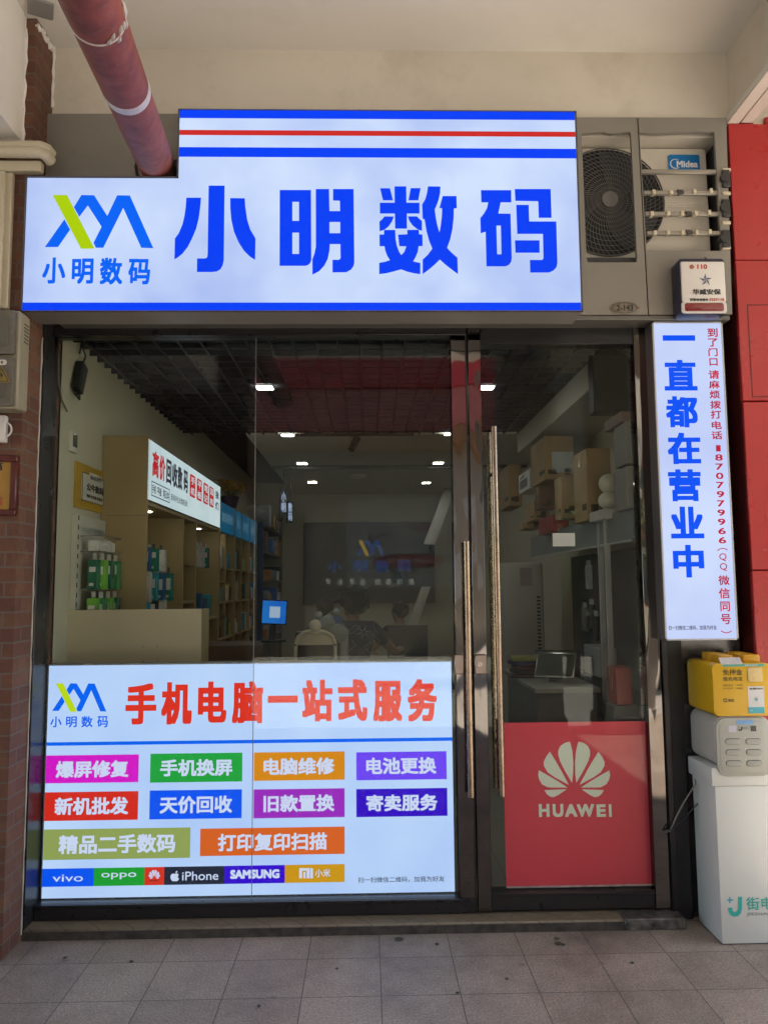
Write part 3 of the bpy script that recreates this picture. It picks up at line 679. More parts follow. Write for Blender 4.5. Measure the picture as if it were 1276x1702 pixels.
b.build('hatch_seam', mat('seam_dark', (.09, .008, .008), .6), rw)
b = MB(); b.box(xre+.04, xre+.14, Yr+.02, .1, zs_[-1]+.001, zs_[-1]+.08, .005); b.box(xre+.2, xre+.9, Yr+.02, .1, zs_[-1]+.001, zs_[-1]+.05, .005); b.build('coping', redw, rw)
# narrow metal return between the door and the red wall
pm = mat('return_metal', (.15, .15, .155), .25, .75, var=.15, vs=6)
xa_ = at(1112, 1300, 0).x
ret = thing('return_panel', 'dark metal return panel between the glass door and the red wall', 'panel', (xa_+.1, 0, 0))
xm_ = at(1140, 1300, 0).x
b = MB(); b.box(xa_+.004, xm_-.003, -.02, .08, .0, 2.83, .004); b.build('sheet', mat('return_black', (.03, .03, .032), .3, .4), ret)
b = MB(); b.box(xm_, xre-.004, .0, .08, .0, 2.83, .004); b.build('sheet', pm, ret)
# ================================================================== SHOP FRONT: frame, panes, door
steel = mat('dark_steel', (.16, .145, .135), .035, 1.0, var=.08, vs=1.5)
t_ = steel.node_tree; b_ = t_.nodes['Principled BSDF']; bn = node(t_, 'ShaderNodeBump'); bn.inputs['Strength'].default_value = .5; bn.inputs['Distance'].default_value = .012
mp_ = node(t_, 'ShaderNodeMapping'); mp_.inputs['Scale'].default_value = (6, 6, 2.2); t_.links.new(coords(t_), mp_.inputs[0])
t_.links.new(noisef(t_, mp_.outputs[0], 1.3, 1), bn.inputs['Height']); t_.links.new(bn.outputs[0], b_.inputs['Normal'])
rail_m = mat('dark_rail', (.026, .025, .026), .3, .3, var=.12, vs=4, rvar=.2, dirt=.25, dirtc=(.05, .046, .042))  # near-black colour holds both grime and the dark floor mirrored in the rails
gasket = mat('gasket', (.02, .02, .02), .5)
xm = lambda a, b, Y=0: (at(a, 560, Y).x+at(b, 1490, Y).x)/2
X0 = xpil; XG0 = -1.519; XG1 = xm(752, 757); XS1 = xm(775, 788); XD0 = XS1+.006; XDG0 = xm(797, 814); XDG1 = xm(1048, 1084); XD1 = xm(1071, 1108)
ZT = at(600, 543, -.03).z; ZG1 = at(400, 561, 0).z; ZB = at(400, 1525, -.03).z; ZG0 = at(400, 1493, 0).z
ZDG1 = at(920, 576, 0).z; ZDG0 = at(940, 1478, 0).z; ZDB = at(950, 1512, -.03).z
XJ = at(420, 1300, 0).x
fw = thing('shop_window', 'large black framed shop window of two glass panes left of the door', 'shop window', ((X0+XS1)/2, 0, ZB))
b = MB(); b.box(X0+.001, XG0, -.12, .04, ZB, ZT, .002); b.build('jamb', rail_m, fw)
b = MB(); b.box(XG0, XS1, -.03, .05, ZG1, ZT, .003); b.box(XG0, XS1, -.036, -.02, ZG1-.0, ZG1+.012, .002); b.build('head_rail', rail_m, fw)
b = MB(); b.box(XG0, XS1, -.03, .05, ZB, ZG0-.004, .003); b.box(XG0+.001, XG1, -.04, -.029, ZG0-.016, ZG0-.004, .002); b.build('bottom_rail', rail_m, fw)
b = MB(); b.box(XG1, XS1-.006, -.035, .05, ZG0-.004, ZG1, .002); st1 = b.build('stile', steel, fw)
b = MB(); b.box(XS1-.006, XS1, -.03, .05, ZB, ZG1); b.build('gasket', gasket, fw)
b = MB(); b.box(XG0, XJ-.0015, -.005, .005, ZG0-.003, ZG1); b.build('pane', GLASS, fw)
b = MB(); b.box(XJ+.0015, XG1, -.005, .005, ZG0-.003, ZG1); b.build('pane', GLASS, fw)
b = MB(); b.box(XJ-.0012, XJ+.0012, -.006, .006, ZG0-.003, ZG1); b.build('silicone_joint', mat('silicone', (.20, .20, .18), .4), fw)

dr = thing('glass_door', 'black framed glass door with a long bar handle and a red poster low down', 'door', ((XD0+XD1)/2, 0, ZDB))
b = MB(); b.box(XD0, XDG0, -.035, .05, ZDB, ZT, .002); b.build('stile', steel, dr)
b = MB(); b.box(XDG1, XD1, -.035, .05, ZDB, ZT, .002); b.build('stile', steel, dr)
b = MB(); b.box(XDG0, XDG1, -.03, .05, ZDG1, ZT-.002, .003); b.box(XDG0, XDG1, -.037, -.025, ZDG1, ZDG1+.012, .002); b.build('top_rail', rail_m, dr)
b = MB(); b.box(XDG0, XDG1, -.03, .05, ZDB, ZDG0, .003); b.box(XDG0, XDG1, -.037, -.025, ZDG0-.012, ZDG0, .002); b.build('bottom_rail', rail_m, dr)
b = MB(); b.box(XDG0, XDG1, -.005, .005, ZDG0, ZDG1); b.build('pane', GLASS, dr)
b = MB(); b.box(XD1+.003, xa_, -.05, .06, .0, ZT, .003); b.build('hinge_post', mat('post_black', (.022, .02, .022), .3, .4, var=.3, vs=8), dr)
gold = mat('handle_steel', (.30, .225, .165), .26, 1.0, var=.2, vs=12, rvar=.2)
def bar(par, pxs, Y, r=.0145, back=True):
    (xa, ya), (xb, yb) = pxs; A, B = at(xa, ya, Y), at(xb, yb, Y); x = (A.x+B.x)/2
    m = MB(); m.cyl((x, Y, B.z), (x, Y, A.z), r, 24); h = m.build('handle', gold, par)
    m = MB()
    for z in (B.z+.22, A.z-.22): m.cyl((x, Y+.004, z), (x, -.0, z), .009, 14)
    m.build('standoff', gold, h)
    if back:
        m = MB(); m.cyl((x, -Y, B.z), (x, -Y, A.z), r, 24); h2 = m.build('handle', gold, par)
        m = MB()
        for z in (B.z+.22, A.z-.22): m.cyl((x, .006, z), (x, -Y, z), .009, 14)
        m.build('standoff', gold, h2)
    return x
bar(dr, ((821, 709), (833, 1323)), -.075)
bar(fw, ((774, 900), (783, 1325)), -.085, back=False)
r = R4(755, 1088, 770, 1121, -.05); r2 = R4(786, 1088, 809, 1121, -.05)
lock = mat('lock_plate', (.36, .29, .25), .35, .9, var=.08, vs=20)
b = MB(); b.box(r[0], r[2], -.052, -.034, r[1], r[3], .004); b.build('lock_case', lock, fw)
b = MB(); b.box(XD0+.002, r2[2], -.052, -.034, r2[1], r2[3], .005); lk = b.build('lock_case', lock, dr)
k_ = at(797, 1104, -.055); b = MB(); b.cyl((k_.x, -.058, k_.z), (k_.x, -.05, k_.z), .011, 24); b.cyl((k_.x, -.061, k_.z), (k_.x, -.057, k_.z), .007, 20); kc = b.build('key_cylinder', mat('key_steel', (.45, .42, .38), .25, 1), lk)
b = MB(); b.box(k_.x-.001, k_.x+.001, -.0618, -.060, k_.z-.004, k_.z+.004); b.build('keyhole', blk, kc)
# red poster behind the door glass
Yq_ = .012
c10 = crop(740, 1060, 3.272)
r = R4(838, 1200, 1082, 1474, Yq_)
poster_m = mat('poster_red', (.80, .055, .095), .5, var=.05, vs=2)
po = shape([rectloop(*r)], pY(Yq_), poster_m, dr, 'poster', 0, .002)
cream_ink = mat('cream_ink', (.86, .86, .76), .5, var=.03)
ch = crop(880, 1220, 8.507)
PET = [[(683,110),(720,113),(765,128),(820,170),(848,230),(851,290),(825,380),(760,510),(655,690),(640,560),(637,400),(650,240)],
       [(967,247),(1020,320),(1055,390),(1052,450),(1000,540),(900,610),(700,718),(800,530),(880,390)],
       [(1122,512),(1133,580),(1120,640),(1080,710),(1000,752),(930,756),(720,755),(850,670),(1000,580)],
       [(730,780),(1045,792),(1010,850),(960,885),(915,892),(850,862)]]
pet = [p_ for p_ in PET]+[[(1250-x, y) for x, y in p_] for p_ in PET]
join([traced([p_], ch, Yq_, cream_ink, None, 's') for p_ in pet], 'emblem', po)
chars([('H', 127, 988, 277, 1170), ('U', 322, 988, 473, 1173), ('A', 495, 990, 668, 1170), ('W', 665, 990, 908, 1170), ('E', 942, 992, 1072, 1170), ('I', 1115, 992, 1153, 1170)], Yq_, cream_ink, po, cr=ch, bold=.045)
b = MB(); b.box(r[0], r[2], Yq_-.003, Yq_-.001, r[1], r[1]+.008); b.build('tape_edge', mat('tape_edge', (.5, .4, .4), .3, var=.3, vs=30), po)
# white card taped inside the door glass
r = R4(918, 886, 955, 908, .012); cd = shape([rectloop(*r)], pY(.012), mat('card_white', (.5, .47, .47), .6, var=.04), None, 'paper_card', 0, .001)
tag(cd, 'blank white paper card taped inside the door glass', 'card')
# threshold
thm = brickmat('threshold_tile', ((.20, .165, .11), (.22, .18, .125), (.19, .16, .115)), (.10, .085, .06), .15, .5, .003, .6, .03, .2)
zth = ZB-.004
b = MB(); b.box(X0+.001, XD1-.10, -.115, .03, .0, zth, .006); tho = tag(b.build('threshold', thm), 'beige tiled threshold step under the shop window and door', 'threshold')
b = MB(); b.box(X0+.002, XD1-.101, -.122, -.116, .0, zth-.007, .001); b.build('riser', mat('riser_dirt', (.05, .042, .034), .85, var=.5, vs=22, bump=.4), tho)
b = MB(); b.box(XD1-.245, XD1+.03, -.125, -.02, .0, zth+.006, .004); tag(b.build('metal_plate', mat('worn_metal', (.16, .155, .15), .35, .6, var=.6, vs=25)), 'worn metal plate on the threshold under the glass door corner', 'metal plate')

# ================================================================== POSTER LIGHTBOX in the window
YL = .035
q0, q1, q2, q3 = at(77, 1104, YL), at(750, 1098, YL), at(757, 1485, YL), at(61, 1495, YL)
px0, px1, pz0, pz1 = max((q0.x+q3.x)/2, XG0+.004), (q1.x+q2.x)/2, (q2.z+q3.z)/2, (q0.z+q1.z)/2
pb = thing('service_lightbox', 'bright lightbox poster of repair services behind the lower half of the shop window', 'lightbox', ((px0+px1)/2, YL, pz0))
b = MB(); b.box(px0, px1, YL+.004, YL+.09, pz0, pz1, .003); b.build('casing', case_m, pb)
pface = shape([rectloop(px0+.006, pz0+.006, px1-.003, pz1-.006)], pY(YL), glow('poster_face', (176, 200, 250), 1.12, rgb2=(196, 218, 254), vs=1.2), pb, 'face_panel', 0, .003)
e = MB(); e.box(px0, px1, YL-.002, YL+.006, pz1-.006, pz1+.001); e.box(px0, px1, YL-.002, YL+.006, pz0-.001, pz0+.006); e.box(px0, px0+.006, YL-.002, YL+.006, pz0, pz1); e.build('edge_trim', mat('trim_alu', (.33, .34, .36), .4, .6), pb)
k9 = 1.1
PB, PL, PR = glow('poster_blue', (3, 100, 246), k9), glow('poster_lime', (190, 216, 20), k9), glow('poster_red_ink', (222, 50, 34), k9)
WHI = glow('poster_white', (206, 214, 246), k9); INK = glow('poster_ink', (42, 44, 60))
cl, cR = crop(50, 1080, 3.358), crop(400, 1080, 3.358)
def logo_map(x, y): return 87.2+(x-92)/(1187-92)*(177.3-87.2), 1135.7+(y-87)/(630-87)*(1183-1135.7)
lb = join([traced(LOGO['a'], logo_map, YL, PB, None, 's'), traced(LOGO['b'], logo_map, YL, PB, None, 's')], 'logo', pface); traced(LOGO['lime'], logo_map, YL, PL, lb, 'lime_stroke')
chars([('小', 115, 372, 178, 432), ('明', 203, 372, 263, 432), ('数', 288, 370, 352, 432), ('码', 377, 370, 437, 432)], YL, PB, pface, cr=cl, bold=.02)
c6, c7 = crop(205, 1120, 4.726), crop(440, 1115, 4.253)
chars([('手', 20, 75, 262, 397), ('机', 300, 65, 540, 397), ('电', 588, 60, 812, 383), ('脑', 855, 58, 1098, 390)], YL, PR, pface, name='heading', cr=c6, bold=.046, boldy=.036)
chars([('一', 22, 175, 233, 225), ('站', 265, 62, 480, 357), ('式', 517, 60, 725, 355), ('服', 765, 70, 970, 357), ('务', 1008, 58, 1217, 358)], YL, PR, pface, name='heading', cr=c7, bold=.046, boldy=.036)
zl = (at(72, 1235.8, YL).z+at(752, 1229.3, YL).z)/2
panel((px0+.006, zl-.008, px1-.003, zl+.008), pY(YL), PB, pface, 'divider')
def rr_(c, x0, y0, x1, y1): return R4(*c(x0, y0), *c(x1, y1), YL)
LAB = [('爆屏修复', (215, 22, 200), cl, (90, 587, 607, 742), (147, 618, 552, 712)), ('手机换屏', (30, 160, 62), cl, (672, 577, 1185, 738), (728, 610, 1130, 704)),
       ('电脑维修', (216, 134, 14), cR, (75, 570, 580, 728), (128, 602, 523, 697)), ('电池更换', (110, 68, 246), cR, (645, 569, 1148, 725), (700, 600, 1090, 693)),
       ('新机批发', (214, 42, 30), cl, (83, 792, 604, 952), (140, 822, 550, 920)), ('天价回收', (8, 84, 246), cl, (668, 782, 1182, 943), (725, 815, 1128, 912)),
       ('旧款置换', (156, 42, 190), cR, (73, 776, 580, 937), (128, 808, 523, 903)), ('寄卖服务', (52, 8, 196), cR, (645, 774, 1152, 930), (700, 806, 1097, 899)),
       ('精品二手数码', (146, 160, 88), cl, (77, 997, 895, 1167), (162, 1030, 812, 1135))]
for i, (s, c, cp_, box_, tx_) in enumerate(LAB):
    lb = panel(rr_(cp_, *box_), pY(YL), glow('label_%d' % i, c, k9), pface, 'service_label')
    text(s, pY(YL-.001), rr_(cp_, *tx_), WHI, lb, bold=.032, off=.0012)
lb = panel(R4(332.9, 1375.5, 572.7, 1421, YL), pY(YL), glow('label_or', (216, 96, 34), k9), pface, 'service_label')
text('打印复印扫描', pY(YL-.001), R4(362.7, 1384.5, 543.5, 1413.5, YL), WHI, lb, bold=.032, off=.0012)
BR = [((4, 84, 246), 70.8, 156.3, 1443, 1474), ((28, 156, 50), 156.3, 240.6, 1441, 1472.5), ((212, 50, 34), 240.6, 273.4, 1440, 1471), ((34, 40, 58), 273.4, 373.2, 1439.5, 1469.5), ((52, 10, 206), 373.2, 473.4, 1438, 1468), ((206, 148, 20), 473.4, 572.7, 1436, 1466.5)]
tiles = []
zA, zB_ = at(320, 1440, YL).z, at(320, 1470, YL).z
for i, (c, x0, x1, y0, y1) in enumerate(BR):
    q = R4(x0, y0, x1, y1, YL); tiles.append(panel((q[0], zB_, q[2], zA), pY(YL), glow('brand_%d' % i, c, k9), pface, 'brand_tile'))
fB = pY(YL-.001)
text('vivo', fB, rr_(cl, 128, 1253, 298, 1293), WHI, tiles[0], bold=.004, off=.0012)
text('oppo', fB, rr_(cl, 400, 1243, 595, 1280), WHI, tiles[1], bold=.006, off=.0012)
text('iPhone', fB, rr_(cl, 850, 1236, 1052, 1285), WHI, tiles[3], bold=.006, off=.0012)
text('SAMSUNG', fB, R4(383, 1445, 464.6, 1460, YL), WHI, tiles[4], bold=.05, off=.0012)
text('小米', fB, rr_(cR, 415, 1222, 500, 1268), WHI, tiles[5], bold=.012, off=.0012)
traced([[(327,1218),(385,1218),(385,1275),(369,1275),(369,1233),(343,1233),(343,1275),(327,1275)]], cR, YL-.001, WHI, tiles[5], 'mark'); traced([[(350,1240),(362,1240),(362,1275),(350,1275)]], cR, YL-.001, WHI, tiles[5], 'mark'); traced([[(389,1218),(403,1218),(403,1275),(389,1275)]], cR, YL-.001, WHI, tiles[5], 'mark')
def hmap(x, y): a, b_ = (663+(x-113)/(1137-113)*(727-663), 1228+(y-110)/(892-110)*(1278-1228)); return cl(a, b_)
join([traced([p_], hmap, YL-.001, WHI, None, 's') for p_ in pet], 'emblem', tiles[2])
text('HUAWEI', fB, rr_(cl, 668, 1283, 722, 1291), glow('tile_ink', (90, 20, 20)), tiles[2], bold=.03, off=.0012)
APP = [(812,1240),(822,1232),(824,1238),(818,1246)], [(808,1250),(816,1247),(826,1249),(831,1255),(826,1262),(826,1270),(833,1277),(827,1287),(818,1292),(809,1290),(800,1292),(791,1286),(785,1274),(785,1262),(790,1252),(800,1248)]
join([traced([p_], cl, YL-.001, WHI, None, 's') for p_ in APP], 'emblem', tiles[3])
text('扫一扫微信二维码，加我为好友', pY(YL), rr_(cR, 655, 1265, 1137, 1297), INK, pface, bold=.008)

# ================================================================== POWER-BANK KIOSK
kc_ = atz(1200, 1571); kb_ = atz(1163, 1531)
KX, KY0, KY1 = kc_.x, kc_.y, max(kb_.y, kc_.y+.2)
kw = at(1281, 1300, KY0).x-KX
white_c = mat('cabinet_white', (.66, .68, .64), .35, var=.03, vs=2, rvar=.1, dirt=.12, dirtc=(.4, .39, .36))
tan = mat('cabinet_side', (.46, .44, .40), .5, var=.05)
ck = thing('charger_cabinet', 'tall white cabinet with green lettering standing beside the red wall', 'cabinet', (KX+kw/2, (KY0+KY1)/2, 0))
zt_ = at(1195, 1276, KY0).z; zn = at(1197, 1307, KY0).z
b = MB(); b.box(KX, KX+kw, KY0, KY1, .004, zn, .004, 2); body = b.build('body', white_c, ck)
b = MB(); b.box(KX-.014, KX+kw+.01, KY0-.004, KY1+.01, zn, zt_, .006, 2); b.build('collar', white_c, ck)
b = MB(); z_ = at(1230, 1297, KY0).z
b.tube([(KX+.05, KY0-.0005, z_-.004), (KX+.058, KY0-.0005, z_), (KX+kw-.05, KY0-.0005, z_), (KX+kw-.03, KY0-.0005, z_-.014)], .0012, 5); b.build('seam', mat('seam_grey', (.3, .3, .29), .6), body)
c4k = crop(1076, 1280, 5.32)
teal = mat('teal_ink', (.03, .42, .36), .4)
traced([[(795,1118),(830,1118),(830,1230),(818,1268),(790,1292),(755,1294),(725,1278),(708,1240),(708,1215),(742,1215),(748,1245),(768,1258),(788,1245),(795,1225)]], c4k, KY0, teal, body, 'emblem')
traced([[(716,1122),(728,1122),(728,1142),(750,1142),(750,1154),(728,1154),(728,1175),(716,1175),(716,1154),(696,1154),(696,1142),(716,1142)]], c4k, KY0, mat('teal_blue', (.06, .36, .48), .4), body, 'emblem')
text('街电', pY(KY0), R4(*c4k(868, 1122), *c4k(1105, 1235), KY0), teal, body, bold=.012)
text('JIEDIAN', pY(KY0), R4(*c4k(870, 1258), *c4k(1105, 1290), KY0), mat('grey_ink', (.28, .33, .33), .5), body, bold=.015)

Yg = KY0-.012
g0 = at(1192, 1291, Yg); g1 = at(1279, 1190, Yg)
gs = thing('charging_station', 'grey green power bank charging station with six oval slots on the white cabinet', 'charging station', ((g0.x+g1.x)/2, Yg, zt_))
gx0, gx1, gz0, gz1 = g0.x-.002, g1.x, zt_+.002, g1.z
gm = mat('station_grey', (.40, .41, .36), .4, var=.03); gside = mat('station_side', (.46, .45, .41), .45, var=.04)
b = MB(); b.rrect(pY(KY1+.01), gx0-.0, gz0, gx1, gz1, .045, 0, KY1+.01-(Yg+.006), 8, .004); b.build('housing', gside, gs)
gzf = at(1230, 1290, Yg).z
b = MB(); b.rrect(pY(Yg), gx0+.002, gzf, gx1-.004, gz1-.006, .045, -.007, .004, 8, .004); fp = b.build('front_panel', gm, gs)
b = MB(); b.rrect(pY(Yg-.004), gx0+.016, gzf+.012, gx1-.02, gz1-.022, .035, 0, .002, 8, .001); b.build('inset', gm, fp)
fg = pY(Yg-.0062); c3k = crop(1096, 1040, 6.078)
slotm = mat('slot_grey', (.34, .35, .31), .45); lip = mat('slot_lip', (.10, .105, .095), .6)
for (x0_, y0_, x1_, y1_) in ((658, 1138, 817, 1202), (864, 1138, 1021, 1200), (663, 1248, 820, 1312), (870, 1247, 1027, 1310), (666, 1360, 826, 1423), (873, 1358, 1030, 1422)):
    q = R4(*c3k(x0_, y0_), *c3k(x1_, y1_), Yg-.006); rr = (q[3]-q[1])/2*.98
    b = MB(); b.rrect(fg, q[0], q[1], q[2], q[3], rr, 0, .0012, 8); sl_ = b.build('slot', lip, fp)
    b = MB(); b.rrect(fg, q[0]+.0012, q[1]+.0008, q[2]-.001, q[3]-.0022, rr-.0018, .001, .003, 8, .0008); b.build('power_bank', slotm, sl_)
    ld = at(*c3k(x0_-6, y0_-5), Yg-.006); b = MB(); b.ball((ld.x, Yg-.007, ld.z), .0018, sub=2); b.build('lamp', mat('led_white', (.8, .8, .8), .3), fp)
q = R4(*c3k(772, 956), *c3k(945, 996), Yg-.006); b = MB(); b.rrect(fg, q[0], q[1], q[2], q[3], (q[3]-q[1])*.45, 0, .001); sb_ = b.build('sticker', mat('sticker_blue', (.16, .34, .62), .4), fp)
q2 = R4(*c3k(690, 1008), *c3k(770, 1076), Yg-.006); panel((q2[0], q2[1], q2[2], q2[3]), fg, mat('sticker_lilac', (.5, .5, .58), .5), fp, 'sticker')
traced([[(826,1020),(838,1020),(838,1048),(828,1060),(812,1062),(800,1056),(795,1042),(806,1042),(810,1050),(820,1050),(826,1044)]], lambda x, y: c3k(x-8, y), Yg-.0062, blk, fp, 'mark'); traced([[(790,1016),(800,1016),(800,1026),(790,1026)]], c3k, Yg-.0062, blk, fp, 'mark')
text('街电', fg, R4(*c3k(832, 1018), *c3k(888, 1046), Yg-.006), mat('grey_ink', (0, 0, 0)), fp, bold=.015)
q3 = R4(*c3k(914, 1010), *c3k(970, 1066), Yg-.006); panel(q3, fg, mat('dark_label', (.05, .05, .05), .5), fp, 'sticker')

Yy = KY0-.02
y0_ = at(1187, 1188, Yy); y1_ = at(1281, 1100, Yy)
ys = thing('charging_station', 'yellow power bank charging box with ridged top on the grey charging station', 'charging station', ((y0_.x+y1_.x)/2, Yy, gz1))
yx0, yx1, yz0, yz1 = y0_.x-.002, y1_.x, gz1+.002, at(1187, 1103, Yy).z
yel = mat('station_yellow', (.62, .37, .012), .3, var=.04); yel2 = mat('bank_yellow', (.58, .31, .012), .35, var=.05)
b = MB(); b.rrect(pY(KY1+.012), yx0, yz0, yx1, yz1, .026, 0, KY1+.012-Yy, 8, .004); yb_ = b.build('housing', yel, ys)
for col_, (xa2, xb2) in enumerate(((.19, .43), (.60, .88))):
    for k in range(5):
        yk = Yy+.035+k*.038; xo = -.012*k*0
        b = MB(); b.rrect(lambda u, v, w_=0: V((u, yk+.032-w_, v)), yx0+(yx1-yx0)*xa2, yz1-.004, yx0+(yx1-yx0)*xb2, yz1+.034, .008, 0, .032, 4, .004); b.build('power_bank', yel2, ys)
fY = pY(Yy); brown = mat('brown_ink', (.06, .045, .01), .5)
text('免押金', fY, R4(*c3k(632, 440), *c3k(830, 500), Yy), brown, yb_, bold=.01)
text('借充电宝', fY, R4(*c3k(634, 515), *c3k(832, 558), Yy), brown, yb_, bold=.004)
text('微信支付', fY, R4(*c3k(636, 592), *c3k(738, 612), Yy), brown, yb_); text('免押租借', fY, R4(*c3k(770, 592), *c3k(832, 608), Yy), brown, yb_)
text('支付宝支付', fY, R4(*c3k(636, 624), *c3k(738, 640), Yy), brown, yb_); text('免押租借', fY, R4(*c3k(770, 624), *c3k(832, 640), Yy), brown, yb_)
q = R4(*c3k(640, 736), *c3k(680, 772), Yy); b = MB(); b.rrect(fY, q[0], q[1], q[2], q[3], .002, 0, .0006); ml = b.build('emblem', brown, yb_)
text('美团', pY(Yy-.0006), R4(*c3k(645, 744), *c3k(676, 764), Yy), yel, ml, bold=.02, off=.0006); text('美团', fY, R4(*c3k(686, 738), *c3k(746, 770), Yy), brown, yb_, bold=.01)
q = R4(*c3k(884, 422), *c3k(1030, 566), Yy); b = MB(); b.rrect(fY, q[0], q[1], q[2], q[3], .006, -.001, .004, 5, .001); b.build('cream_pad', mat('pad_cream', (.62, .47, .20), .45, var=.06, vs=60), yb_)
q = R4(*c3k(634, 386), *c3k(1048, 412), Yy); panel(q, fY, mat('green_strip', (.06, .36, .28), .4), yb_, 'strip_label')
text('免费WIFI充电宝', fY, R4(*c3k(850, 388), *c3k(985, 408), Yy), wht, yb_, bold=.01, off=.002)
q = R4(*c3k(612, 325), *c3k(832, 392), Yy); b = MB(); b.prism([(q[0], Yy-.003, q[1]), (q[2], Yy-.003, q[1]+.001), (q[2]-.003, Yy+.02, q[3]), (q[0]+.001, Yy+.02, q[3]-.001)], (0, -.0008, .0008)); b.build('paper_strip', mat('strip_paper', (.52, .50, .48), .6, var=.15, vs=60), yb_)
q = R4(*c3k(890, 612), *c3k(1052, 884), Yy); wp = panel(q, fY, mat('label_white', (.62, .62, .62), .5), yb_, 'paper_label')
qt = R4(*c3k(890, 822), *c3k(1052, 884), Yy); panel(qt, pY(Yy-.001), mat('label_teal', (.05, .38, .46), .4), wp, 'teal_band')
cB = at(*c3k(970, 744), Yy); fW = pY(Yy-.001)
shape([[(cB.x+.0062*math.cos(rad(a)), cB.z+.0062*math.sin(rad(a))) for a in range(0, 360, 20)]], fW, mat('label_teal', (0, 0, 0)), wp, 'printed_bulb')
for a in range(20, 170, 25):
    c_ = (cB.x+.0105*math.cos(rad(a)), cB.z+.0105*math.sin(rad(a))); shape([[(c_[0]+.001*math.cos(rad(k)), c_[1]+.001*math.sin(rad(k))) for k in range(0, 360, 60)]], fW, blk, wp, 'printed_dot')
text('免费WIFI', fW, R4(*c3k(900, 626), *c3k(1035, 646), Yy), brown, wp, bold=.02)
ww = at(*c3k(922, 862), Yy)
for rr in (.0025, .005, .0075):
    b = MB(); b.tube([(ww.x+rr*math.cos(rad(a)), Yy-.0024, ww.z-.002+rr*math.sin(rad(a))) for a in range(40, 145, 15)], .0006, 4); b.build('wifi_mark', wht, wp)
# loose cable from the door post to the cabinet
cbl = [at(1106, 1383, -.05), at(1113, 1381, -.055), at(1122, 1360, -.06), at(1135, 1335, -.08), at(1155, 1303, -.1), (KX+.02, KY1+.015, at(1155, 1303, -.1).z+.03)]
b = MB(); b.tube(cbl, .0035, 8); tag(b.build('cable', mat('cable_grey', (.22, .20, .18), .5)), 'grey cable slung between the door post and the white cabinet', 'cable')
cbl = [at(1105, 1382, -.05), at(1116, 1378, -.07), at(1132, 1366, -.08), at(1150, 1345, -.09), at(1160, 1335, -.09)]
b = MB(); b.tube(cbl, .003, 8); tag(b.build('cable', mat('cable_black', (.02, .02, .02), .5)), 'black cable sagging below the grey cable behind the white cabinet', 'cable')
# ================================================================== INTERIOR OF THE SHOP
XL, XR, YB = -1.53, 1.72, 7.0
ZI = atx(250, 675, XL).z
iw = mat('shop_wall', (.50, .46, .35), .7, var=.05, vs=1, bump=.05, dirt=.15, dirtc=(.32, .3, .22))
b = MB(); b.box(XL-.1, XL, .10, YB+.1, 0, ZI+.25); tag(b.build('wall', iw), 'cream left wall inside the shop behind the wooden shelves', 'wall')
b = MB(); b.box(XR, XR+.1, .10, YB+.1, 0, ZI+.25); tag(b.build('wall', iw), 'right wall inside the shop behind the stacked cartons', 'wall')
b = MB(); b.box(XL, XR, YB, YB+.1, 0, ZI+.25); tag(b.build('wall', iw), 'back wall of the shop behind the dark slogan board', 'wall')
struct(MB().box(XL-.1, XR+.1, .03, YB+.1, -.2, ZB-.01).build('floor', tilemat('shop_tiles', (.42, .40, .36), (.45, .43, .39), (.25, .24, .22), .6, .1, .2, .004, .18, .15)))
blackc = mat('black_grid', (.012, .012, .016), .6)
YW = 2.75
c_ = struct(MB().box(XL, XR, .10, YB, ZI+.16, ZI+.2).build('ceiling', mat('void_black', (.008, .008, .011), .8)))
b = MB()
for k in range(27): x = XL+.06+.12*k; b.box(x-.006, x+.006, .1, YW, ZI, ZI+.035)
for k in range(22): y = .14+.12*k; b.box(XL, XR, y-.006, y+.006, ZI+.001, ZI+.034)
tag(b.build('grid_ceiling', mat('grid_metal', (.010, .010, .016), .5)), 'black open grid ceiling over the front half of the shop', 'ceiling')
b = MB(); b.box(-1.02, XR-.01, YW, YB-.001, ZI, ZI+.12, .004); tag(b.build('dropped_ceiling', mat('white_ceiling', (.50, .47, .40), .8, var=.04)), 'white dropped ceiling over the back half of the shop', 'ceiling')
b = MB(); b.box(-1.02, XR-.01, 4.4, 4.44, ZI-.035, ZI-.001, .003); b.build('ceiling_trim', mat('trim_brown', (.12, .11, .10), .5)); tag(bpy.data.objects['ceiling_trim'], 'thin dark ceiling trim across the white dropped ceiling', 'trim')
# downlights
ledm, lt, lb_ = nt('led'); lb_.inputs['Base Color'].default_value = (.8, .8, .8, 1); lb_.inputs['Emission Color'].default_value = (1, .97, .90, 1); lb_.inputs['Emission Strength'].default_value = 7.6
cl_ = thing('ceiling_light', 'square white ceiling downlight in the shop', 'ceiling light', (0, 0, 0), 'ceiling downlights in the shop')
b = MB(); 
for (a, c, d_, f_) in ((-.06, .06, -.06, -.05), (-.06, .06, .05, .06), (-.06, -.05, -.05, .05), (.05, .06, -.05, .05)): b.box(a, c, d_, f_, -.012, 0, .002)
b.build('frame', mat('lamp_frame', (.5, .5, .5), .4), cl_)
b = MB(); b.box(-.05, .05, -.05, .05, -.009, -.002); b.build('diffuser', ledm, cl_)
spots = [(440, 645, 'nearest the glass joint, over the wooden shelves'), (478, 724, 'second from the glass in the left row'), (502, 771, 'third in the left row of the shop ceiling'), (519, 802, 'fourth in the left row of the shop ceiling'), (531, 825, 'last in the left row by the dark slogan board'),
         (807, 645, 'seen through the top left corner of the glass door'), (749, 722, 'at the right edge of the shop window'), (728, 770, 'third in the right row of the shop ceiling'), (708, 803, 'fourth in the right row of the shop ceiling'), (694, 825, 'last in the right row by the back wall')]
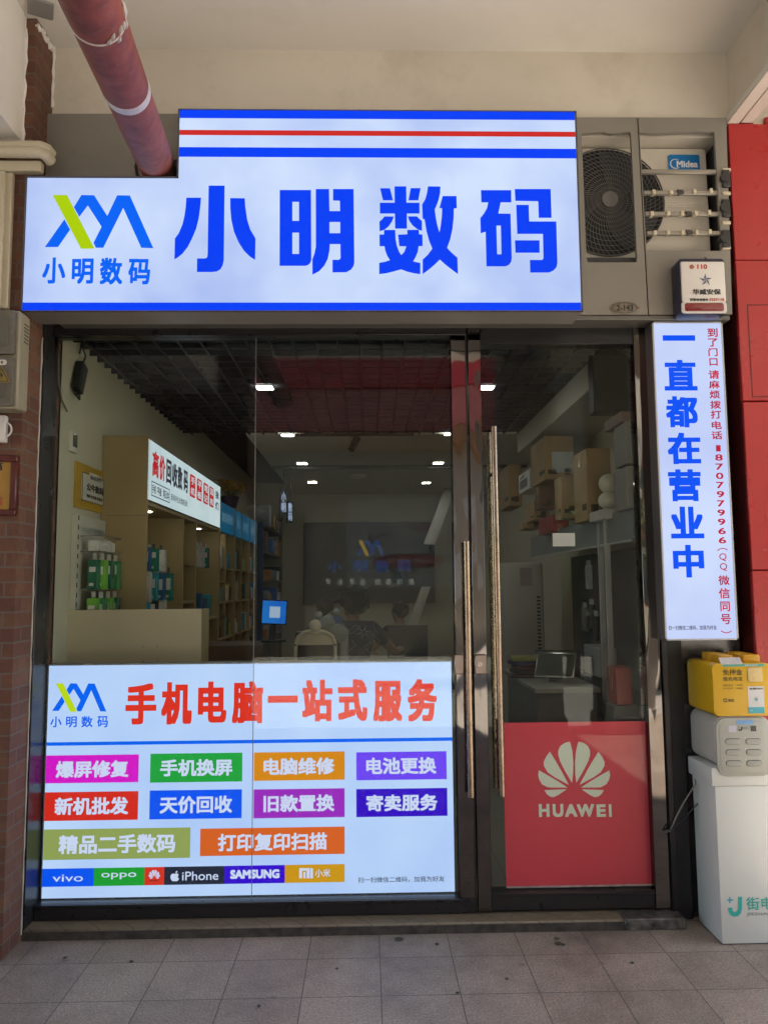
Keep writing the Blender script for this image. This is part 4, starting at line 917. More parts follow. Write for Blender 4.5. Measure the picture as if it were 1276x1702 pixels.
for i, (x, y, d_) in enumerate(spots):
    p_ = atz(x, y, ZI-.012); o = cl_ if i == 0 else copy_tree(cl_)
    o.location = (p_.x, p_.y, ZI-.001 if p_.y > YW else ZI); o['label'] = 'white square downlight '+d_
# ceiling spotlight and smoke detector
p_ = atz(590, 740, ZI-.06); sp_ = thing('track_spotlight', 'black adjustable spotlight under the edge of the white ceiling', 'spotlight', (p_.x, YW-.05, ZI))
b = MB(); b.cyl((p_.x, YW-.05, ZI), (p_.x, YW-.05, ZI-.05), .012, 12); b.build('stem', blackc, sp_)
b = MB(); b.cyl((p_.x+.02, YW-.06, ZI-.04), (p_.x-.03, YW-.12, ZI-.15), .03, 20); b.build('lamp_head', blackc, sp_)
b = MB(); b.box(p_.x-.5, p_.x+.5, YW-.07, YW-.03, ZI-.02, ZI-.001, .002); b.build('track', blackc, sp_)
p_ = atz(594, 792, ZI-.02); b = MB(); b.lathe((p_.x, p_.y, ZI-.045), [(.03, 0), (.07, .008), (.09, .025), (.09, .044)]); tag(b.build('smoke_detector', mat('detector', (.55, .54, .5), .4)), 'round white smoke detector in the middle of the white ceiling', 'smoke detector')

# ---- left: wooden shelf unit with its lit header
wood = mat('shelf_wood', (.34, .255, .125), .5, var=.1, vs=2, bump=.03, bs=12)
woodd = mat('shelf_wood_dark', (.26, .20, .11), .5, var=.1, vs=2)
s0 = atx(166, 900, XL).y; XSH = at(246, 790, s0).x; s1 = atx(366, 850, XSH).y
zh1 = at(246, 729, s0).z; zh0 = at(246, 829, s0).z; ztop = at(246, 725, s0).z+.004
su = thing('shelf_unit', 'beige wooden display shelf with a lit white header along the left wall', 'shelf unit', (XSH, s0, 0))
b = MB(); b.box(XL+.002, XSH, s0, s0+.03, ZB, ztop, .002); sp1 = b.build('end_board', wood, su)
b = MB(); b.box(XL+.03, XSH+.0005, s0-.0008, s0, 1.955, 1.962); b.build('panel_joint', woodd, sp1)
b = MB(); b.box(XL+.002, XL+.02, s0+.031, s1, ZB, ztop); b.build('back_panel', woodd, su)
b = MB(); b.box(XL+.021, XSH-.065, s0+.031, s1, ztop-.02, ztop, .002); b.box(XL+.021, XSH-.01, s0+.031, s1, zh0-.03, zh0-.008, .002); b.build('top_panel', wood, su)
hd = MB(); hd.box(XSH-.06, XSH-.004, s0+.031, s1, zh0, zh1, .002); hdo = hd.build('header_box', case_m, su)
fH = pXr(XSH); HFACE = glow('header_face', (196, 214, 222), .92, rgb2=(214, 228, 234))
hf = shape([rectloop(s0+.003, zh0, s1, zh1)], fH, HFACE, hdo, 'face_panel', 0, .003)
HR, HK = glow('header_red', (196, 30, 44), .9), glow('header_dark', (40, 46, 58), .9)
ch_ = crop(240, 720, 6.716)
def hz(fr): return zh0+(zh1-zh0)*fr
def hy(x): return atx(*ch_(x, 500), XSH).y
for s_, xa, xb, m_ in (('高', 85, 158, HR), ('价', 165, 230, HR), ('回', 243, 300, HK), ('收', 308, 370, HK), ('数', 372, 425, HK), ('码', 437, 486, HK)):
    text(s_, fH, (hy(xa), hz(.42), hy(xb), hz(.86)), m_, hf, bold=.05, boldy=.03)
for k, (xa, xb) in enumerate(((510, 570), (588, 642), (662, 714), (728, 776))):
    b = MB(); b.rrect(fH, hy(xa), hz(.40), hy(xb), hz(.86), .02, 0, .0015, 4); bx = b.build('red_label', HR, hf)
    text(('手电', '平相', '笔主', '耳配')[k][0], pXr(XSH+.0015), (hy(xa)+.02, hz(.66), hy(xb)-.02, hz(.82)), HFACE, bx, bold=.02); text(('机', '板', '记', '机')[k], pXr(XSH+.0015), (hy(xa)+.02, hz(.44), hy(xb)-.02, hz(.60)), HFACE, bx, bold=.02)
text('我', fH, (hy(795), hz(.66), hy(832), hz(.84)), HK, hf, bold=.03); text('们', fH, (hy(795), hz(.40), hy(832), hz(.58)), HK, hf, bold=.03)
o_ = [(hy(80)+.0, hz(.08)), (hy(285), hz(.08)), (hy(285), hz(.33)), (hy(80), hz(.33))]
shape([rectloop(hy(80), hz(.08), hy(285), hz(.33)), rectloop(hy(80)+.008, hz(.08)+.006, hy(285)-.008, hz(.33)-.006)], fH, HK, hf, 'outline')
text('手机', fH, (hy(88), hz(.13), hy(135), hz(.28)), HK, hf, bold=.02); text('平板', fH, (hy(145), hz(.13), hy(195), hz(.28)), HK, hf, bold=.02); text('笔记本', fH, (hy(212), hz(.13), hy(278), hz(.28)), HK, hf, bold=.02)
text('现场评估无套路回收', fH, (hy(300), hz(.15), hy(486), hz(.27)), HK, hf, bold=.01)
DV = [atx(x, 900, XSH).y for x in (306, 327, 376)]
for y in DV+[s1-.025]: b = MB(); b.box(XL+.021, XSH-.004, y, y+.022, ZB, zh0-.032, .002); b.build('divider', wood, su)
for (ya, yb2, zs2) in ((DV[0]+.023, DV[1]-.001, (1.72, 1.45, 1.18, .9)), (DV[1]+.023, DV[2]-.001, (1.30,)), (DV[2]+.023, s1-.026, (1.6, 1.3, 1.0))):
    for z in zs2: b = MB(); b.box(XL+.021, XSH-.01, ya, yb2, z-.018, z, .002); b.build('shelf', wood, su)
lampm = glow('shelf_lamp', (255, 245, 220), 30)
for y in (s0+.2, (DV[1]+DV[2])/2, (DV[2]+s1)/2, s0+.45):
    b = MB(); b.cyl((XSH-.12, y, zh0-.0305), (XSH-.12, y, zh0-.034), .022, 18); b.build('cabinet_lamp', lampm, su)
# goods on hooks in the shelf bays
def card_pack(name, label, cat, loc, w_, h_, d_, col, col2, group, rotz=0, body2=None):
    t = thing(name, label, cat, loc, group)
    o0 = V(loc); 
    b = MB(); b.box(o0.x-d_/2, o0.x+d_/2, o0.y-w_/2, o0.y+w_/2, o0.z-h_, o0.z-h_*.18, .002); b.build('pack', mat('pack_%d_%d_%d' % tuple(int(c*999) for c in col), col, .25, var=.15, vs=20), t)
    if d_ > .04:
        b = MB(); b.box(o0.x-d_*.32, o0.x+d_*.34, o0.y-w_/2-.0012, o0.y-w_/2-.0002, o0.z-h_*random.uniform(.5, .7), o0.z-h_*random.uniform(.28, .4)); b.box(o0.x-d_*.30, o0.x+d_*.15, o0.y-w_/2-.0012, o0.y-w_/2-.0002, o0.z-h_*.9, o0.z-h_*.82)
        b.build('printed_label', mat('label_ink', (.6, .6, .57), .5), t)
    b = MB(); b.box(o0.x-.001, o0.x+.001, o0.y-w_/2, o0.y+w_/2, o0.z-h_*.18, o0.z+.0, .0005); b.build('header_card', mat('hc_%d_%d_%d' % tuple(int(c*999) for c in col2), col2, .5, var=.1), t)
    return t
cols = [('dark blue', (.03, .12, .26)), ('teal', (.02, .28, .34)), ('pale grey', (.5, .5, .46)), ('black', (.02, .02, .025)), ('cyan', (.03, .34, .52)), ('silver', (.55, .55, .53)), ('dark green', (.02, .2, .15))]
row_n = ('top', 'second', 'third'); n_ = 0
for row, (z, cnt) in enumerate(((at(256, 898, s0).z, 5), (at(256, 938, s0).z, 7), (at(256, 990, s0).z, 5))):
    b = MB(); b.box(XL+.02, XSH-.02, s0+.031, s0+.05, z+.004, z+.012); b.build('hook_rail', mat('rail_chrome', (.3, .3, .3), .3, .8), su)
    for k in range(cnt):
        y = s0+.08+k*.075+random.uniform(-.01, .01); nm, c_ = cols[(k*3+row*2) % 7]
        card_pack('accessory_pack', '%s accessory pack, %s of the %s row hanging in the first shelf bay' % (nm, ('first', 'second', 'third', 'fourth', 'fifth', 'sixth', 'seventh')[k], row_n[row]), 'accessory pack', (XSH-.045-.05*(k % 2)-random.uniform(0, .01), s0+.17+k*.088, z), .05, .17+.05*(row == 1), .06, c_, (.45, .45, .43) if k % 2 else (.06, .06, .07), 'phone accessory packs in the shelf')
for k, (y_, z_, c_, lab) in enumerate((((DV[1]+.14), 1.70, (.42, .48, .46), 'pale'), ((DV[1]+.30), 1.68, (.3, .3, .22), 'olive'), ((DV[1]+.16), 1.27, (.45, .44, .42), 'white'), ((DV[1]+.32), 1.25, (.12, .12, .13), 'black'))):
    card_pack('accessory_pack', '%s accessory pack hanging in the %s part of the middle shelf bay' % (lab, 'upper' if z_ > 1.5 else 'lower'), 'accessory pack', (XSH-.1, y_, z_), .10, .26, .02, c_, (.4, .4, .36), 'phone accessory packs in the shelf')
for k in range(9):
    y0__ = DV[0]+.03; z = (1.18 if k < 4 else .9)+.002+(k % 4 if k < 4 else k-4)*.035
    b = MB(); b.box(XL+.08, XSH-.03-.01*(k % 3), y0__, DV[1]-.012, z, z+.032, .004)
    tag(b.build('tablet', mat('tablet_dark', (.018, .018, .022), .25)), 'dark tablet flat in the narrow shelf bay, %s' % ('lowest', 'second from below', 'third from below', 'topmost', 'lowest on the bottom shelf', 'second on the bottom shelf', 'third on the bottom shelf', 'fourth on the bottom shelf', 'topmost on the bottom shelf')[k], 'tablet', 'tablets stacked in the narrow bay')
for bi, (ya, yb2, zs2) in enumerate(((DV[1]+.03, DV[2]-.02, (1.30, ZB+.6)), (DV[2]+.03, s1-.04, (1.6, 1.3, 1.0)))):
    for zi, z in enumerate(zs2):
        y = ya
        while y < yb2-.07:
            wd2 = random.uniform(.05, .1); hh = random.uniform(.08, .2); nm, c_ = random.choice(cols)
            b = MB(); b.box(XSH-.17, XSH-.03-random.uniform(0, .05), y, min(y+wd2, yb2), z+.001, z+hh, .003)
            tag(b.build('goods_box', mat('stock_'+nm.replace(' ', '_'), c_, .35, var=.25, vs=22)), '%s boxed accessory on the %s board of the %s bay under the lit header' % (nm, ('upper', 'middle', 'lower')[zi], ('middle', 'last')[bi]), 'box', 'boxed goods under the lit header'); y += wd2+random.uniform(.004, .04)
for k in range(7):
    y_ = DV[1]+.06+k*.085; nm, c_ = cols[(k*2+1) % 7]
    card_pack('accessory_pack', '%s accessory pack, %s on the long rail of the middle bay' % (nm, ('first', 'second', 'third', 'fourth', 'fifth', 'sixth', 'seventh')[k]), 'accessory pack', (XSH-.05-.04*(k % 2), y_, 1.90), .05, .2, .05, c_, (.45, .45, .43), 'phone accessory packs in the shelf')
# ---- second shelf further back with blue headers
s2 = atx(427, 900, XSH).y
blue_h = glow('blue_header', (18, 84, 120), .55, rgb2=(26, 104, 138))
su2 = thing('shelf_unit', 'tall wooden shelf with blue header boards behind the lit white header', 'shelf unit', (XSH, s1+.02, 0))
z2t, z2b = at(368, 832, s1).z, at(368, 880, s1).z
ysd = [s1+.005, atx(391, 900, XSH).y, atx(402, 900, XSH).y, (atx(402, 900, XSH).y+s2)/2, s2]
b = MB(); b.box(XL+.002, XL+.02, s1+.005, s2, ZB, z2t); b.build('back_panel', woodd, su2)
for i, y in enumerate(ysd): b = MB(); b.box(XL+.021, XSH, y, y+.025, ZB, z2t+.012, .002); b.build('divider', wood, su2)
for i in range(4):
    b = MB(); b.box(XSH-.03, XSH-.006, ysd[i]+.026, ysd[i+1]-.001, z2b, z2t, .002); hb = b.build('header_board', blue_h, su2)
    text('数码配件' if i in (0, 3) else '专区', pXr(XSH-.006), (ysd[i]+.12, z2b+.08, ysd[i+1]-.1, z2t-.08), glow('blue_text', (120, 160, 180), .5), hb, bold=.01)
    for z in (1.72, 1.42, 1.1, .8): b = MB(); b.box(XL+.021, XSH-.01, ysd[i]+.026, ysd[i+1]-.001, z-.018, z, .002); b.build('shelf', wood, su2)
n_ = 0
gc = [('white', (.62, .62, .58)), ('teal', (.06, .32, .36)), ('grey', (.3, .3, .3)), ('blue', (.05, .18, .45)), ('black', (.02, .02, .02)), ('yellow', (.5, .38, .08))]
for i in range(4):
    for zi, z in enumerate((1.72, 1.42, 1.1, .8)):
        y = ysd[i]+.05
        while y < ysd[i+1]-.07:
            wd2 = random.uniform(.05, .09); hh = random.uniform(.09, .2); nm, c_ = random.choice(gc)
            b = MB(); b.box(XSH-.16, XSH-.03, y, min(y+wd2, ysd[i+1]-.01), z+.001, z+hh, .003)
            tag(b.build('goods_box', mat('goods_'+nm, c_, .4, var=.25, vs=18)), '%s boxed accessory on the %s board of the wooden shelf under the blue headers' % (nm, ('top', 'upper', 'middle', 'lower')[zi]), 'box', 'boxed goods under the blue headers'); y += wd2+random.uniform(.004, .03)
# yellow flowers in a dark pot on top
p_ = V((XSH-.1, ysd[1]+.2, z2t+.012)); fl = thing('flower_pot', 'dark pot of yellow flowers on top of the blue headed shelf', 'plant', tuple(p_))
b = MB(); b.lathe(tuple(p_+V((0, 0, .004))), [(.07, 0), (.10, .12), (.105, .13)]); b.build('pot', mat('pot_purple', (.03, .02, .05), .4), fl)
bm_ = MB(); st_ = MB()
for k in range(60):
    a, rr = random.uniform(0, 6.28), random.uniform(.02, .2); c_ = p_+V((rr*math.cos(a)*.8, rr*math.sin(a)*1.3, .17+random.uniform(0, .13)))
    st_.tube([p_+V((0, 0, .1)), (p_+c_)/2+V((0, 0, .05)), c_], .002, 4)
    for j in range(6): q_ = a+j*1.05; bm_.poly([c_, c_+V((.03*math.cos(q_), .03*math.sin(q_), .012)), c_+V((.034*math.cos(q_+.5), .034*math.sin(q_+.5), .0)), c_+V((.02*math.cos(q_+.9), .02*math.sin(q_+.9), -.006))])
bm_.build('flowers', mat('petal_yellow', (.45, .25, .02), .6, var=.4, vs=30), fl, flat=True); st_.build('stems', mat('stem_green', (.05, .09, .03), .6), fl)

# ---- things on the near left wall
fL = pXr(XL)
def wrect(xa, ya, xb, yb, Xp=None):
    Xp = XL if Xp is None else Xp; a, c_ = atx(xa, (ya+yb)/2, Xp).y, atx(xb, (ya+yb)/2, Xp).y
    zc = [atx((xa+xb)/2, ya, Xp).z, atx((xa+xb)/2, yb, Xp).z]; return (min(a, c_), min(zc), max(a, c_), max(zc))
r = wrect(123, 775, 168, 848); sg = thing('brand_sign', 'yellow framed white sign with black characters on the left wall inside', 'sign', (XL, r[0], r[1]))
b = MB(); b.rrect(fL, r[0], r[1], r[2], r[3], .004, .001, .012); b.build('yellow_board', mat('board_yellow', (.42, .25, .02), .5), sg)
hh = r[3]-r[1]; ww3 = r[2]-r[0]; F_ = lambda a, c, d_, e_: (r[0]+ww3*a, r[1]+hh*c, r[0]+ww3*d_, r[1]+hh*e_)
q = F_(.18, .18, 1.0, .80); b = MB(); b.rrect(fL, *q, .01, .0125, .016); wb = b.build('white_board', mat('board_white', (.52, .50, .44), .5), sg)
f2 = pXr(XL+.016)
shape([rectloop(*q), rectloop(q[0]+.006, q[1]+.003, q[2]-.006, q[3]-.003)], f2, blk, wb, 'outline')
q = F_(.42, .66, .92, .86); b = MB(); b.rrect(f2, *q, .004, 0, .002); b.build('name_strip', mat('board_white', (0, 0, 0)), wb)
text('公牛数码', f2, F_(.34, .42, .98, .60), blk, wb, bold=.045); text('插座 充电器 数据线', f2, F_(.34, .27, .95, .35), blk, wb, bold=.03); text('BULL公牛', pXr(XL+.018), F_(.47, .70, .88, .82), blk, wb, bold=.02)
r = wrect(113, 718, 124, 752); b = MB(); b.rrect(fL, r[0], r[1], r[2], r[3], .003, .001, .02, bev=.003); th_ = b.build('wall_meter', mat('meter_white', (.55, .53, .47), .4)); tag(th_, 'small white wall meter with a grey screen above the yellow sign', 'meter')
shape([rectloop(r[0]+.15*(r[2]-r[0]), r[1]+.25*(r[3]-r[1]), r[2]-.15*(r[2]-r[0]), r[3]-.1*(r[3]-r[1]))], pXr(XL+.02), mat('screen_grey', (.10, .11, .10), .2), th_, 'screen')
# pegboard stand with packs
r = wrect(117, 860, 165, 1016); pg = thing('pegboard', 'white perforated pegboard with hooks on the left wall under the yellow sign', 'pegboard', (XL, r[0], r[1]))
b = MB(); b.rrect(fL, r[0], r[1]-.5, r[2], r[3], .004, .002, .03); bd = b.build('board', mat('peg_white', (.50, .47, .40), .5), pg)
b = MB()
for k in range(14): z = r[3]-.03-.05*k; b.box(XL+.0305, XL+.033, r[0]+.012, r[0]+.02, z, z+.025)
b.build('slot', dark_m, bd)
text('BULL公牛 数码配件', pXr(XL+.03), (r[0]+.06, r[3]-.085, r[2]-.02, r[3]-.055), mat('grey_ink', (0, 0, 0)), bd, bold=.02)
gcol = [('green', (.03, .22, .07)), ('dark green', (.02, .14, .08)), ('light green', (.16, .42, .05)), ('white', (.55, .53, .48))]
rows_ = [(r[3]-.12, 3), (r[3]-.20, 6), (r[3]-.40, 6)]
for ri, (z, cnt) in enumerate(rows_):
    b = MB(); b.tube([(XL+.03, r[0]+.05, z+.01), (XL+.13, r[0]+.05, z+.012), (XL+.13, r[2]-.03, z+.012), (XL+.03, r[2]-.03, z+.01)], .003, 5); b.build('hook_bar', mat('rail_chrome', (0, 0, 0)), pg)
    for k in range(cnt):
        nm, c_ = gcol[3] if ri == 0 else gcol[(k+ri) % 3]
        y = r[0]+.07+k*(r[2]-r[0]-.1)/cnt
        card_pack('hanging_pack', '%s blister pack, %s from the door in the %s row on the pegboard' % (nm, ('first', 'second', 'third', 'fourth', 'fifth', 'sixth')[k], row_n[ri]), 'blister pack', (XL+.10+.02*(k % 2), y, z), .06, .07 if ri == 0 else .19, .05, c_, (.46, .44, .4), 'blister packs on the pegboard')
# adapter hanging by its wire
a_ = atx(133, 628, XL+.03); ad = thing('power_adapter', 'black power adapter hanging by its wire on the left wall inside the window', 'adapter', tuple(a_))
b = MB(); b.box(-.022, .022, -.04, .04, -.085, .085, .01, 2, rot=Matrix.Translation(a_) @ Matrix.Rotation(rad(-22), 4, 'X')); b.build('body', blackc, ad)
tp_ = a_+V((0, .035, .09)); b = MB(); b.tube([tp_-V((0, 0, .01)), tp_+V((.01, .01, .04)), tp_+V((0, -.02, .09)), tp_+V((0, -.01, .16)), V((XL+.02, tp_.y-.02, ZI-.05))], .005, 6); b.build('wire', blackc, ad)
b = MB(); b.tube([a_+V((0, -.035, -.08)), a_+V((0, -.06, -.1)), a_+V((.01, -.02, -.12)), a_+V((0, .0, -.09))], .006, 6); b.build('plug', blackc, ad)
c0_ = atx(96, 610, XL+.01); b = MB(); b.tube([atx(97, 590, XL+.01), atx(99, 640, XL+.012), atx(103, 664, XL+.012), atx(112, 684, XL+.01)], .004, 6); tag(b.build('wire', mat('wire_grey', (.1, .1, .08), .5)), 'thin dark wire drooping down the left wall by the window jamb', 'wire')
# display counter end panel just inside the glass
r = R4(101, 1013, 334, 1105, .30)
dc = thing('display_counter', 'beige board counter standing inside the window above the service lightbox', 'counter', ((r[0]+r[2])/2, .3, ZB))
b = MB(); b.box(r[0], r[2], .30, .318, ZB, r[3], .002); fb = b.build('front_board', mat('counter_beige', (.50, .43, .31), .5, var=.03, vs=1.5), dc)
b = MB(); b.box(r[2]-.018, r[2], .319, .50, ZB, r[3]-.002, .002); b.box(r[0], r[0]+.018, .319, .50, ZB, r[3]-.002, .002); b.build('side_board', wood, dc)
b = MB()
for x, y in ((238, 1075), (262, 1075), (262, 1099), (238, 1099)): c_ = at(x, y, .30); b.cyl((c_.x, .2995, c_.z), (c_.x, .301, c_.z), .003, 8)
b.build('screw', dark_m, fb)

# ---- further left: blue post, goods rack, hanging lit signs, monitor
bx_ = at(434, 950, s2)
bp = thing('goods_rack', 'tall blue edged rack of mixed goods behind the wooden shelves', 'rack', (bx_.x, s2+.05, 0))
yr0, yr1 = s2+.05, 6.85; xrk = at(437, 950, yr0).x
b = MB(); b.box(xrk-.07, xrk, yr0, yr0+.04, ZB, 2.3, .003); b.build('blue_post', mat('post_blue', (.02, .045, .12), .4), bp)
for z in (.6, .95, 1.3, 1.62, 1.95, 2.25): b = MB(); b.box(XL+.01, xrk+.04, yr0+.045, yr1, z-.02, z, .002); b.build('shelf', mat('rack_board', (.2, .15, .09), .5), bp)
b = MB(); b.box(xrk, xrk+.04, yr1-.03, yr1, ZB, 2.55); b.build('rear_post', mat('rack_board', (0, 0, 0)), bp)
bc = [('brown', (.2, .10, .05)), ('white', (.62, .62, .6)), ('orange', (.42, .17, .05)), ('blue', (.05, .14, .42)), ('dark', (.03, .03, .035)), ('tan', (.38, .27, .14)), ('grey', (.25, .25, .27))]
for zi, z in enumerate((.95, 1.3, 1.62, 1.95, 2.25)):
    y = yr0+.06
    while y < yr1-.25:
        wd2 = random.uniform(.1, .26); hh = random.uniform(.1, .26); nm, c_ = random.choice(bc); back_ = random.uniform(.01, .09)
        b = MB(); b.box(xrk-.2, xrk+.10-back_, y, y+wd2, z+.001, z+hh, .004)
        tag(b.build('goods_box', mat('rackbox_'+nm, c_, .5, var=.3, vs=12)), '%s box on the %s board of the blue edged rack' % (nm, ('lowest', 'second', 'middle', 'fourth', 'top')[zi]), 'box', 'boxes on the blue edged rack'); y += wd2+random.uniform(.01, .06)
for i, (xa, ya, xb, yb, s_) in enumerate(((471, 818, 479, 857, '小明'), (482, 836, 489, 871, '数码'))):
    p0, p1 = at(xa, ya, 4.9+i*.6), at(xb, yb, 4.9+i*.6)
    hs = thing('hanging_sign', 'dark blue hanging sign with pale characters, %s one above the goods rack' % ('nearer' if i == 0 else 'farther'), 'sign', (p0.x, 4.9+i*.6, p1.z), 'dark hanging signs over the rack')
    x_ = xrk+.2; yq = 4.7+i*.6
    b = MB(); b.box(p0.x-.02, p1.x, yq, yq+.03, p1.z, p0.z, .002); bo = b.build('board', mat('sign_navy', (.012, .014, .04), .3), hs)
    text(s_[0], pY(yq), (p0.x, (p0.z+p1.z)/2, p1.x-.004, p0.z-.02), glow('pale_lit', (170, 185, 220), .8), bo, bold=.03); text(s_[1], pY(yq), (p0.x, p1.z+.02, p1.x-.004, (p0.z+p1.z)/2-.01), glow('pale_lit', (0, 0, 0)), bo, bold=.03)
    b = MB(); b.cyl(((p0.x+p1.x)/2, yq+.015, p0.z), ((p0.x+p1.x)/2, yq+.015, ZI), .006, 8); b.build('hanger', blackc, hs)
# long desk in the middle with monitor
Yd = 1.9
dk = thing('service_desk', 'dark long service desk across the shop behind the white trolley', 'desk', (-.3, Yd, ZB))
b = MB(); b.box(-1.0, .62, Yd, Yd+.75, .80, .84, .004); b.build('top', mat('desk_dark', (.03, .03, .032), .2), dk)
b = MB(); b.box(-.98, .60, Yd+.03, Yd+.05, ZB, .799); b.box(-.98, -.96, Yd+.05, Yd+.72, ZB, .799); b.box(.58, .60, Yd+.05, Yd+.72, ZB, .799); b.build('panel', mat('desk_brown', (.07, .05, .04), .5), dk)
q0 = at(437, 999, 1.75); q1 = at(475, 1036, 1.75)
mo = thing('monitor', 'monitor with a glowing blue desktop on the service desk', 'monitor', ((q0.x+q1.x)/2, 1.75, q1.z-.1))
rotm = Matrix.Translation(((q0.x+q1.x)/2, 1.75, (q0.z+q1.z)/2)) @ Matrix.Rotation(rad(18), 4, 'Z') @ Matrix.Rotation(rad(3), 4, 'Y')
wq, hq = (q1.x-q0.x)/2*1.04, (q0.z-q1.z)/2
b = MB(); b.box(-wq-.008, wq+.008, .004, .03, -hq-.008, hq+.008, .004, rot=rotm); b.build('housing', blackc, mo)
fM = lambda u, v, w_=0: rotm @ V((u, .004-w_, v))
scn = shape([rectloop(-wq, -hq, wq, hq)], fM, glow('screen_blue', (24, 86, 200), .8, vs=3, rgb2=(34, 130, 210)), mo, 'screen')
panel((-wq*.4, -hq*.5, wq*.5, hq*.5), lambda u, v, w_=0: fM(u, v, w_+.002), glow('screen_window', (170, 190, 220), .8), scn, 'window')
b = MB(); b.box(-.02, .02, .03, .05, -hq-.12, 0, .004, rot=rotm); b.build('neck', blackc, mo); 
zdesk = (rotm @ V((0, .03, -hq-.12))).z
b = MB(); b.cyl((mo.location.x-.01, 1.79, zdesk-.01), (mo.location.x-.01, 1.79, zdesk+.004), .09, 24); b.build('base', blackc, mo)
b = MB(); b.box(XL+.35, -.70, 1.5, 1.95, ZB, zdesk-.012, .004); tag(b.build('cabinet', mat('low_cabinet', (.10, .065, .04), .5, var=.2)), 'low brown cabinet carrying the blue monitor', 'cabinet')
# ---- white trolley with ball finial
Yt = .95; q0 = at(491, 1047, Yt); q1 = at(556, 1097, Yt)
tr_ = thing('display_trolley', 'cream framed stand with a dark board and a white ball on top', 'stand', ((q0.x+q1.x)/2, Yt, ZB))
ivory = mat('ivory', (.56, .53, .41), .4, var=.05)
xa, xb = at(491, 1080, Yt).x, at(557, 1080, Yt).x; zs3 = at(520, 1055, Yt).z; zt3 = at(520, 1046, Yt).z; xm3 = (xa+xb)/2
b = MB(); pts = [(xa, Yt, ZB), (xa, Yt, zs3-.05), (xa+.015, Yt, zs3-.012), (xa+.05, Yt, zs3+.012), (xm3, Yt, zt3), (xb-.05, Yt, zs3+.012), (xb-.015, Yt, zs3-.012), (xb, Yt, zs3-.05), (xb, Yt, ZB)]
b.tube(pts, .011, 10); b.build('frame', ivory, tr_)
b = MB(); b.prism([(xa+.012, Yt+.004, zs3-.06), (xb-.012, Yt+.004, zs3-.06), (xb-.012, Yt+.004, zs3-.02), (xb-.05, Yt+.004, zs3+.005), (xm3, Yt+.004, zt3-.008), (xa+.05, Yt+.004, zs3+.005), (xa+.012, Yt+.004, zs3-.02)], (0, .012, 0)); b.build('arch_panel', ivory, tr_)
b = MB(); b.box(xa+.013, xb-.013, Yt+.003, Yt+.018, .75, zs3-.061, .002); b.build('board', mat('trolley_board', (.05, .035, .03), .4), tr_)
b = MB(); b.box(xa-.01, xb+.01, Yt-.04, Yt+.2, ZB, ZB+.03, .004); b.build('base', ivory, tr_)
ctr = at(524, 1040, Yt); rB_ = (at(534, 1040, Yt).x-at(514, 1040, Yt).x)/2
b = MB(); b.ball(ctr, rB_, sub=4); b.lathe((ctr.x, Yt, ctr.z-rB_*1.25), [(rB_*1.1, 0), (rB_*1.1, rB_*.25), (rB_*.4, rB_*.45), (rB_*.3, rB_*.6)]); b.build('ball_finial', ivory, tr_)
b = MB()
for z in (zs3-.06, zs3-.15): b.cyl((xa, Yt-.013, z), (xa, Yt-.009, z), .006, 10); b.cyl((xb, Yt-.013, z), (xb, Yt-.009, z), .006, 10)
b.build('bolt', blackc, tr_)
# pale cloth toys on the desk behind it
tc = at(545, 1032, 1.95); b = MB(); b.ball((tc.x, 1.98, tc.z-.02), .07, 1, .8, .9, 3, .25); b.ball((tc.x+.07, 1.99, tc.z-.09), .085, .9, .8, 1.0, 3, .25); b.ball((tc.x+.08, 1.97, .91), .075, 1, 1, 1, 3, .2); b.ball((tc.x-.07, 1.98, tc.z+.04), .03, sub=2); b.ball((tc.x+.06, 1.98, tc.z+.06), .03, sub=2)
tag(b.build('soft_toy', mat('toy_grey', (.30, .34, .34), .9, bump=.4)), 'pale grey soft toy slumped on the service desk behind the white ball', 'toy')
for k, (x, y, c_, lab) in enumerate(((556, 1026, (.03, .1, .3), 'blue'), (567, 1048, (.3, .33, .36), 'pale'), (502, 1050, (.2, .2, .2), 'grey'))):
    p_ = at(x, y, 1.95); b = MB(); b.box(p_.x-.05, p_.x+.05, 1.95, 2.05, .841, max(p_.z, .92), .006); tag(b.build('desk_box', mat('deskbox_%d' % k, c_, .5, var=.2)), '%s small box among the clutter on the service desk' % lab, 'box')

# ---- back wall board with logo and slogan
YBd = YB-.06; r = R4(505, 868, 722, 1003, YBd)
bd = thing('slogan_board', 'dark grey back wall board with logo and pale slogan characters', 'sign', ((r[0]+r[2])/2, YBd, r[1]))
b = MB(); b.box(r[0], r[2], YBd, YB-.002, r[1], r[3], .004); bo = b.build('board', mat('board_charcoal', (.055, .052, .045), .5, var=.08), bd)
pale = glow('slogan_pale', (140, 140, 128), .75)
c6b = crop(400, 540, 2.934)
lst = [(c, x, 1238, x+28, 1266) for c, x in zip('专注专业创造价值', (412, 470, 527, 581, 652, 706, 762, 817))]
chars(lst, YBd, pale, bo, cr=c6b, bold=0)
BLd, YLd = glow('board_blue', (20, 48, 96), .75), glow('board_gold', (150, 118, 24), .7)
chars([('小', 425, 1150, 490, 1205), ('明', 550, 1148, 620, 1205), ('数', 655, 1148, 725, 1205), ('码', 765, 1148, 830, 1205)], YBd, BLd, bo, cr=c6b, bold=.018)
def bmap(x, y): return c6b(565+(x-92)/(1187-92)*135, 1052+(y-87)/(630-87)*75)
lb = join([traced(LOGO['a'], bmap, YBd, BLd, None, 's'), traced(LOGO['b'], bmap, YBd, YLd, None, 's')], 'logo', bo); traced(LOGO['lime'], bmap, YBd, YLd, lb, 'lime_stroke')
